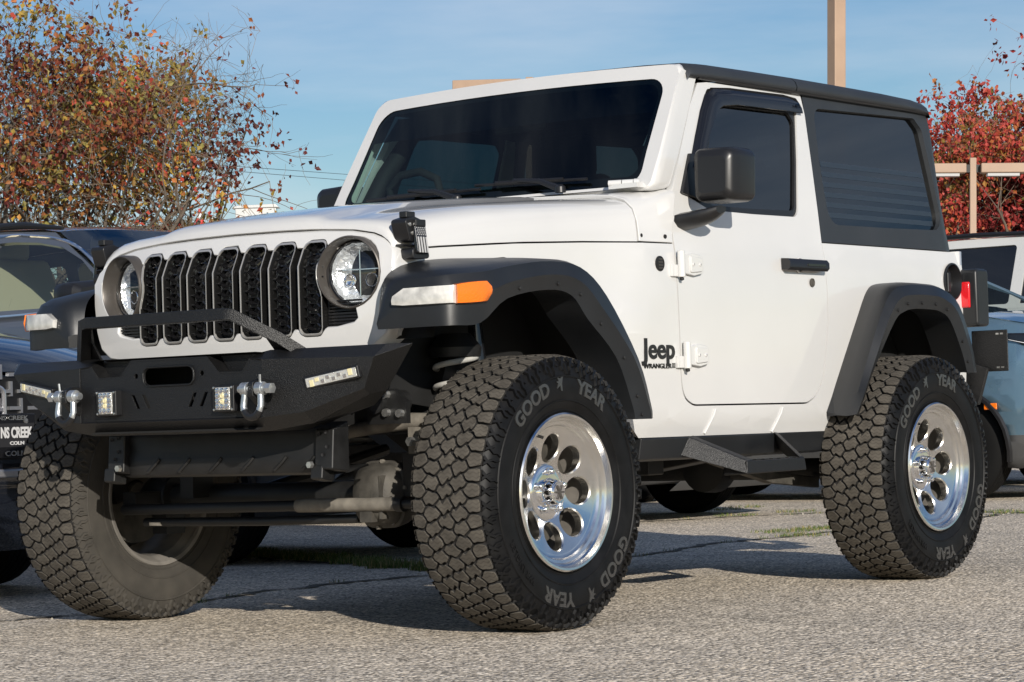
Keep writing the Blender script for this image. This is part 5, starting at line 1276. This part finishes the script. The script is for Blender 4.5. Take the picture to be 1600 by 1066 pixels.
def blades(rng, spots, m, nblade, hgt, spread):
    for (x, y) in spots:
        for _ in range(nblade):
            a = rng.uniform(0, 2 * pi); r_ = spread * math.sqrt(rng.random()); bx, by = x + r_ * cos(a), y + r_ * sin(a); h_ = hgt * rng.uniform(.4, 1.15); le = rng.uniform(.2, .9) * h_; d = rng.uniform(0, 2 * pi); w_ = .0017
            px, py = -sin(d) * w_, cos(d) * w_; c = rng.choice((0, 0, 0, 1))
            m.add([(bx - px, by - py, 0), (bx + px, by + py, 0), (bx + px * .7 + cos(d) * le * .4, by + py * .7 + sin(d) * le * .4, h_ * .6), (bx - px * .7 + cos(d) * le * .4, by - py * .7 + sin(d) * le * .4, h_ * .6), (bx + cos(d) * le, by + sin(d) * le, h_)], [(0, 1, 2, 3), (3, 2, 4)], c)
gr = M(); rg = random.Random(5)
blades(rg, [(-3.98, 8.73), (-4.05, 9.13), (-3.2, 8.38), (-1.78, 5.82), (-1.72, 6.23), (-1.70, 6.12), (-1.74, 5.95), (-1.37, 5.43), (-3.32, 7.85), (-1.66, 8.25), (-1.42, 8.06), (-1.60, 6.3)], gr, 150, .022, .15)
blades(rg, [(-4.2 + 2.6 * k / 22 + rg.gauss(0, .03), 3.80 - 1.22 * k / 22 + rg.gauss(0, .05)) for k in range(23)], gr, 260, .045, .09)
sp_ = [p for q in cracks for p in q]
blades(rg, [(p.x, p.y) for p in rg.sample(sp_, 55)], gr, 14, .022, .04)
g1 = mat('grass_green', (.075, .115, .022), .7, spec=.2); g2 = mat('grass_straw', (.30, .24, .11), .8, spec=.2)
tag(gr.build('crack_grass', [g1, g2], None, ang=0), 'short green and straw coloured grass growing from the pavement cracks', 'grass', kind='stuff')
# loose pebbles and leaf litter in the joints
pb = M()
for p in rg.sample(sp_, 120):
    x, y, r_ = p.x + rg.gauss(0, .05), p.y + rg.gauss(0, .05), rg.uniform(.004, .011)
    pb.add([(x - r_, y, 0), (x, y - r_, 0), (x + r_, y, 0), (x, y + r_, 0), (x, y, r_ * 1.1)], [(0, 1, 4), (1, 2, 4), (2, 3, 4), (3, 0, 4)])
tag(pb.build('loose_gravel', mat('pebble', (.32, .29, .24), .9, vary=(30, .4)), None, ang=0), 'loose pale gravel lying along the pavement joints', 'gravel', kind='stuff')
# ================================================================== trees
def leafmat(name, stops):
    m = bpy.data.materials.new(name); m.use_nodes = True; t = m.node_tree; N = t.nodes.new; t.nodes.clear()
    o = N('ShaderNodeOutputMaterial'); at_ = N('ShaderNodeAttribute'); at_.attribute_name = 'tint'; r = N('ShaderNodeValToRGB'); e = r.color_ramp.elements
    while len(e) < len(stops): e.new(.5)
    for k, (p, c) in enumerate(stops): e[k].position = p; e[k].color = (*c, 1)
    d = N('ShaderNodeBsdfPrincipled'); d.inputs['Roughness'].default_value = .55; d.inputs['Specular IOR Level'].default_value = .3; tr = N('ShaderNodeBsdfTranslucent'); mx_ = N('ShaderNodeMixShader'); mx_.inputs['Fac'].default_value = .30
    t.links.new(at_.outputs['Fac'], r.inputs['Fac']); t.links.new(r.outputs['Color'], d.inputs['Base Color']); t.links.new(r.outputs['Color'], tr.inputs['Color'])
    t.links.new(d.outputs[0], mx_.inputs[1]); t.links.new(tr.outputs[0], mx_.inputs[2]); t.links.new(mx_.outputs[0], o.inputs['Surface']); return m
bark = mat('bark', (.10, .078, .058), .9, bump=(40, .8, .01), vary=(9, .4)); twigm = mat('bare_twig', (.155, .115, .080), .9, vary=(7, .4))
LM1 = leafmat('autumn_leaf', [(0, (.060, .019, .018)), (.12, (.12, .026, .022)), (.28, (.20, .045, .026)), (.44, (.30, .11, .033)), (.58, (.20, .155, .042)), (.74, (.25, .22, .06)), (.88, (.48, .29, .05)), (1, (.46, .075, .05))])
LM2 = leafmat('red_leaf', [(0, (.085, .020, .018)), (.22, (.24, .032, .030)), (.46, (.40, .052, .045)), (.66, (.44, .075, .045)), (.78, (.38, .18, .04)), (.88, (.13, .125, .035)), (1, (.52, .10, .09))])
def tree(name, label, base, h, rad, seed, lm, nleaf, lsize, stems=4, lean=(0, 0), droop=.35, clump=None, inner=.0, zlo=.35, bare=None, dmin=.04, extra=()):
    rng = random.Random(seed); root = empty(name, base); tag(root, label, 'tree', 'autumn trees beyond the parked row')
    wood, twg, tips = M(), M(), []
    def inside(p): 
        q = (p.x - lean[0] * max(0, p.z) / h) / rad, (p.y - lean[1] * max(0, p.z) / h) / rad, (p.z - h * (1 + zlo) / 2) / (h * (1 - zlo) / 2)
        return q[0] ** 2 + q[1] ** 2 + q[2] ** 2
    def grow(p, d, ln, r, lev, free=False):
        pts, rr = [p], [r]; n_ = 5
        for k in range(n_):
            d = (d + Vector((rng.gauss(0, .17), rng.gauss(0, .17), rng.gauss(.02, .13) - (droop * .10 if lev > 2 else 0)))).normalized()
            p = p + d * ln / n_; pts.append(p); rr.append(r * (1 - .45 * (k + 1) / n_))
        (wood if lev < 3 else twg).tube(pts, rr, 7 if lev < 2 else (5 if lev < 3 else 3), caps=False)
        if lev >= 3:
            for k in range(1, n_ + 1): tips.append((pts[k], d))
        if lev >= 5 or ln < .12: return
        nb = 3 if lev < 2 else (4 if lev == 2 else 3)
        for k in range(nb):
            i = rng.randint(2, n_) if k else n_
            q = pts[i]; a = Vector((rng.gauss(0, 1), rng.gauss(0, 1), rng.gauss(.15, .7))).normalized()
            dd = (d * .75 + a * .85).normalized()
            if not free and inside(q + dd * ln * .6) > 1.05: dd = (dd * .5 + (Vector((lean[0] * q.z / h, lean[1] * q.z / h, h * .62)) - q).normalized() * .6).normalized()
            grow(q, dd, ln * rng.uniform(.58, .80), max(.0022, rr[i] * rng.uniform(.48, .68)), lev + 1, free)
    for k in range(stems):
        a = 2 * pi * k / stems + rng.uniform(-.4, .4); d = Vector((.40 * cos(a) + lean[0] / h, .40 * sin(a) + lean[1] / h, 1)).normalized()
        grow(Vector((.12 * cos(a), .12 * sin(a), -.03)), d, h * .36, .07 * h / 5, 0)
    for (dx, dy, dz, z0, ln) in extra:
        q = Vector((lean[0] * z0 / h, lean[1] * z0 / h, z0)); q = q + Vector((dx, dy, 0)).normalized() * rad * .45; grow(q, Vector((dx, dy, dz)).normalized(), ln, .011, 3, True)
    wood.build('trunk', bark, root, ang=60); twg.build('branch', twigm, root, ang=0)
    V, F, T = [], [], []
    cl = [(Vector((rng.uniform(-rad, rad), rng.uniform(-rad, rad), rng.uniform(zlo * h, h))), rng.random()) for _ in range(26)]
    dens = [(Vector((rng.uniform(-rad, rad), rng.uniform(-rad, rad), rng.uniform(zlo * h, h))), rng.uniform(dmin, 1)) for _ in range(34)]
    cnt = 0; tries = 0
    while cnt < nleaf and tries < nleaf * 6:
        tries += 1
        p, d = rng.choice(tips)
        dn = min(dens, key=lambda c: (c[0] - p).length_squared)[1]
        if rng.random() > dn ** 1.6 * (.35 + .75 * min(1, max(0, (p.z / h - zlo * .8)) * 2.2)): continue
        if bare and rng.random() > .16 + sstep(p.z, *bare): continue
        p = p + Vector((rng.gauss(0, .05), rng.gauss(0, .05), rng.gauss(-.03, .06)))
        tone = min(cl, key=lambda c: (c[0] - p).length_squared)[1]; tv = min(1, max(0, tone * .85 + rng.gauss(.07, .15)))
        for _ in range(rng.choice((2, 3, 5, 7))):
            p2 = p + Vector((rng.gauss(0, .045), rng.gauss(0, .045), rng.gauss(-.04, .06)))
            ax = Vector((rng.gauss(0, .7), rng.gauss(0, .7), rng.gauss(-.75, .5))).normalized(); b = ax.cross(Vector((rng.gauss(0, 1), rng.gauss(0, 1), rng.gauss(0, 1)))).normalized(); nn = ax.cross(b)
            s_ = lsize * rng.uniform(.6, 1.25); o = len(V); w_ = s_ * .36
            V += [tuple(p2), tuple(p2 + ax * s_ * .45 + b * w_ + nn * w_ * .3), tuple(p2 + ax * s_), tuple(p2 + ax * s_ * .45 - b * w_ + nn * w_ * .3), tuple(p2 + ax * s_ * .5)]
            F += [(o, o + 1, o + 4), (o + 1, o + 2, o + 4), (o + 2, o + 3, o + 4), (o + 3, o, o + 4)]; tt = min(1, max(0, tv + rng.gauss(0, .07))); T += [tt] * 5; cnt += 1
    me = bpy.data.meshes.new('crown'); me.from_pydata(V, [], F); me.materials.append(lm)
    at_ = me.attributes.new('tint', 'FLOAT', 'POINT'); at_.data.foreach_set('value', T); me.update()
    o = bpy.data.objects.new('crown', me); COL.objects.link(o); o.parent = root
    return root
tree('autumn_tree', 'sparse autumn tree with long bare branches reaching right over the slate grey car', (-11.55, 10.15, 0), 5.5, 1.45, 3, LM1, 9500, .060, 6, (.05, .05), bare=(2.3, 3.4), extra=((.8, .6, .10, 2.65, .95), (.8, .62, .15, 3.2, .75), (.78, .62, .25, 3.8, .70), (.3, .2, 1, 3.6, .8), (-.4, -.3, 1, 3.6, .9)))
tree('autumn_tree', 'dense russet autumn tree at the left edge of the photo', (-12.5, 9.4, 0), 5.75, 1.75, 9, LM1, 13000, .060, 6, (-.05, -.05))
tree('autumn_tree', 'low tangle of brown twigs and few leaves under the two left trees', (-12.9, 11.0, 0), 3.1, 1.9, 21, LM1, 2200, .05, 8, (0, 0), zlo=.1)
tree('red_tree', 'dense red autumn tree behind the twin-headed lamp post', (-12.05, 29.9, 0), 6.9, 1.55, 5, LM2, 30000, .090, 7, zlo=.12, dmin=.6)
tree('red_tree', 'lower red and green autumn tree at the right edge of the photo', (-10.9, 30.8, 0), 6.6, 1.5, 14, LM2, 20000, .090, 7, zlo=.12, dmin=.6)
# ================================================================== lamp posts, wires, wall, cones, truck
tan = mat('tan_paint', (.34, .235, .165), .55, vary=(3, .08)); lampg = mat('lamp_glass', (.4, .4, .4), .3)
def lamp_post(label, x, y, h, wd, heads, ang, hl=1.05, hw_=.45, hh=.27, tilt=0):
    r = empty('lamp_post', (x, y, 0)); tag(r, label, 'lamp post', 'tan parking lot lamp posts'); r.rotation_mode = 'QUATERNION'; r.rotation_quaternion = Vector((0, 0, 1)).rotation_difference(Vector((.043, -.0055, 1))) @ Matrix.Rotation(ang, 4, 'Z').to_quaternion()
    M().box((0, 0, h / 2 - .05), (wd, wd, h + .1)).build('pole', tan, r, bevel=.01)
    M().box((0, 0, .35), (wd * 3, wd * 3, .9)).build('base', mat('concrete_base', (.4, .38, .35), .9), r, bevel=.02)
    for s in heads:
        hd_ = M().box((s * (wd / 2 + .05 + hl / 2), 0, h - .14), (hl, hw_, hh)).build('lamp_head', tan, r, bevel=.015)
        M().box((s * (wd / 2 + .05 + hl / 2), 0, h - .14 - hh / 2 - .02), (hl * .7, hw_ * .8, .04)).build('lamp_lens', lampg, hd_)
        M().box((s * (wd / 2 + .02), 0, h - .14), (.09, .08, .10)).build('bracket', CT['trim'], r)
    return r
A_ = math.atan2(.604, .796)
lamp_post('thick tan post rising behind the black hardtop', -10.34, 21.24, 9.0, .165, (1, -1), A_ + .5)
lamp_post('slender tan post with two box lamp heads before the red tree', -9.93, 24.03, 3.885, .085, (1, -1), A_ - .10, .58, .3, .125)
lamp_post('tan post whose flat lamp heads just show above the windshield frame', -24.1, 33.40, 7.20, .14, (1, -1), A_ - .25, 1.35, .5, .19)
wirem = mat('cable_black', (.02, .02, .02), .6)
for k, (a, b) in enumerate((((-35.15, 37.33, 6.67), (-41.27, 47.72, 7.60)), ((-35.16, 37.33, 6.56), (-41.28, 47.72, 7.44)))):
    a, b = Vector(a), Vector(b); d = b - a
    tag(M().tube([a - d * 2.0, a, b, b + d * 3.0], .0065, 5).build('power_line', wirem, None), 'upper thin power line crossing the sky left of the windshield' if k == 0 else 'lower thin power line crossing the sky left of the windshield', 'cable', 'power lines')
wl = M().box((-21.3, 22.75, 1.86), (4.6, .3, 3.86), 0, Matrix.Rotation(A_, 3, 'Z'))
tag(wl.build('retaining_wall', mat('dark_wall', (.10, .082, .068), .85, vary=(2, .3)), None), 'dark brown wall between the left trees and the hood', 'wall')
red = mat('cone_red', (.55, .05, .04), .6); cw = mat('cone_white', (.7, .7, .7), .6)
for k, (d, zb, lab) in enumerate(((-1.06, 3.79, 'red and white traffic cone, leftmost on the dark wall'), (-.77, 3.79, 'tallest red and white traffic cone, second on the dark wall'), (-.60, 3.79, 'small red and white traffic cone on the dark wall nearest the white box'))):
    sc_ = (.45, .75, .40)[k]; bx, by = -21.3 + .796 * d, 22.75 + .604 * d
    c = M().box((bx, by, zb + .012), (.22 * sc_, .22 * sc_, .025), 0)
    c.lathe([(0, .085 * sc_ + .01), (.10 * sc_, .065 * sc_ + .008)], (bx, by, zb + .02), 'Z', 14, 0); c.lathe([(.10 * sc_, .065 * sc_ + .008), (.20 * sc_, .042 * sc_ + .006)], (bx, by, zb + .02), 'Z', 14, 1); c.lathe([(.20 * sc_, .042 * sc_ + .006), (.30 * sc_, .018), (.30 * sc_, 0)], (bx, by, zb + .02), 'Z', 14, 0)
    tag(c.build('traffic_cone', [red, cw], None), lab, 'traffic cone', 'traffic cones on the wall')
cb = empty('white_box', (-21.22, 22.80, 3.79), A_); tag(cb, 'white box on the dark wall at the right end of the traffic cones, standing for a far truck', 'box')
M().box((0, 0, .11), (.62, .25, .22)).build('box_body', wht, cb, bevel=.012)  # small near box put in for a distant white truck body
M().prism([(-.36, -.15, .22), (.36, -.15, .22), (.30, -.15, .275), (-.33, -.15, .262)], (0, .30, 0)).build('box_lid', wht, cb, bevel=.01, recalc=True)
M().box((.18, -.13, .11), (.02, .02, .07)).build('handle', CT['trim'], cb)
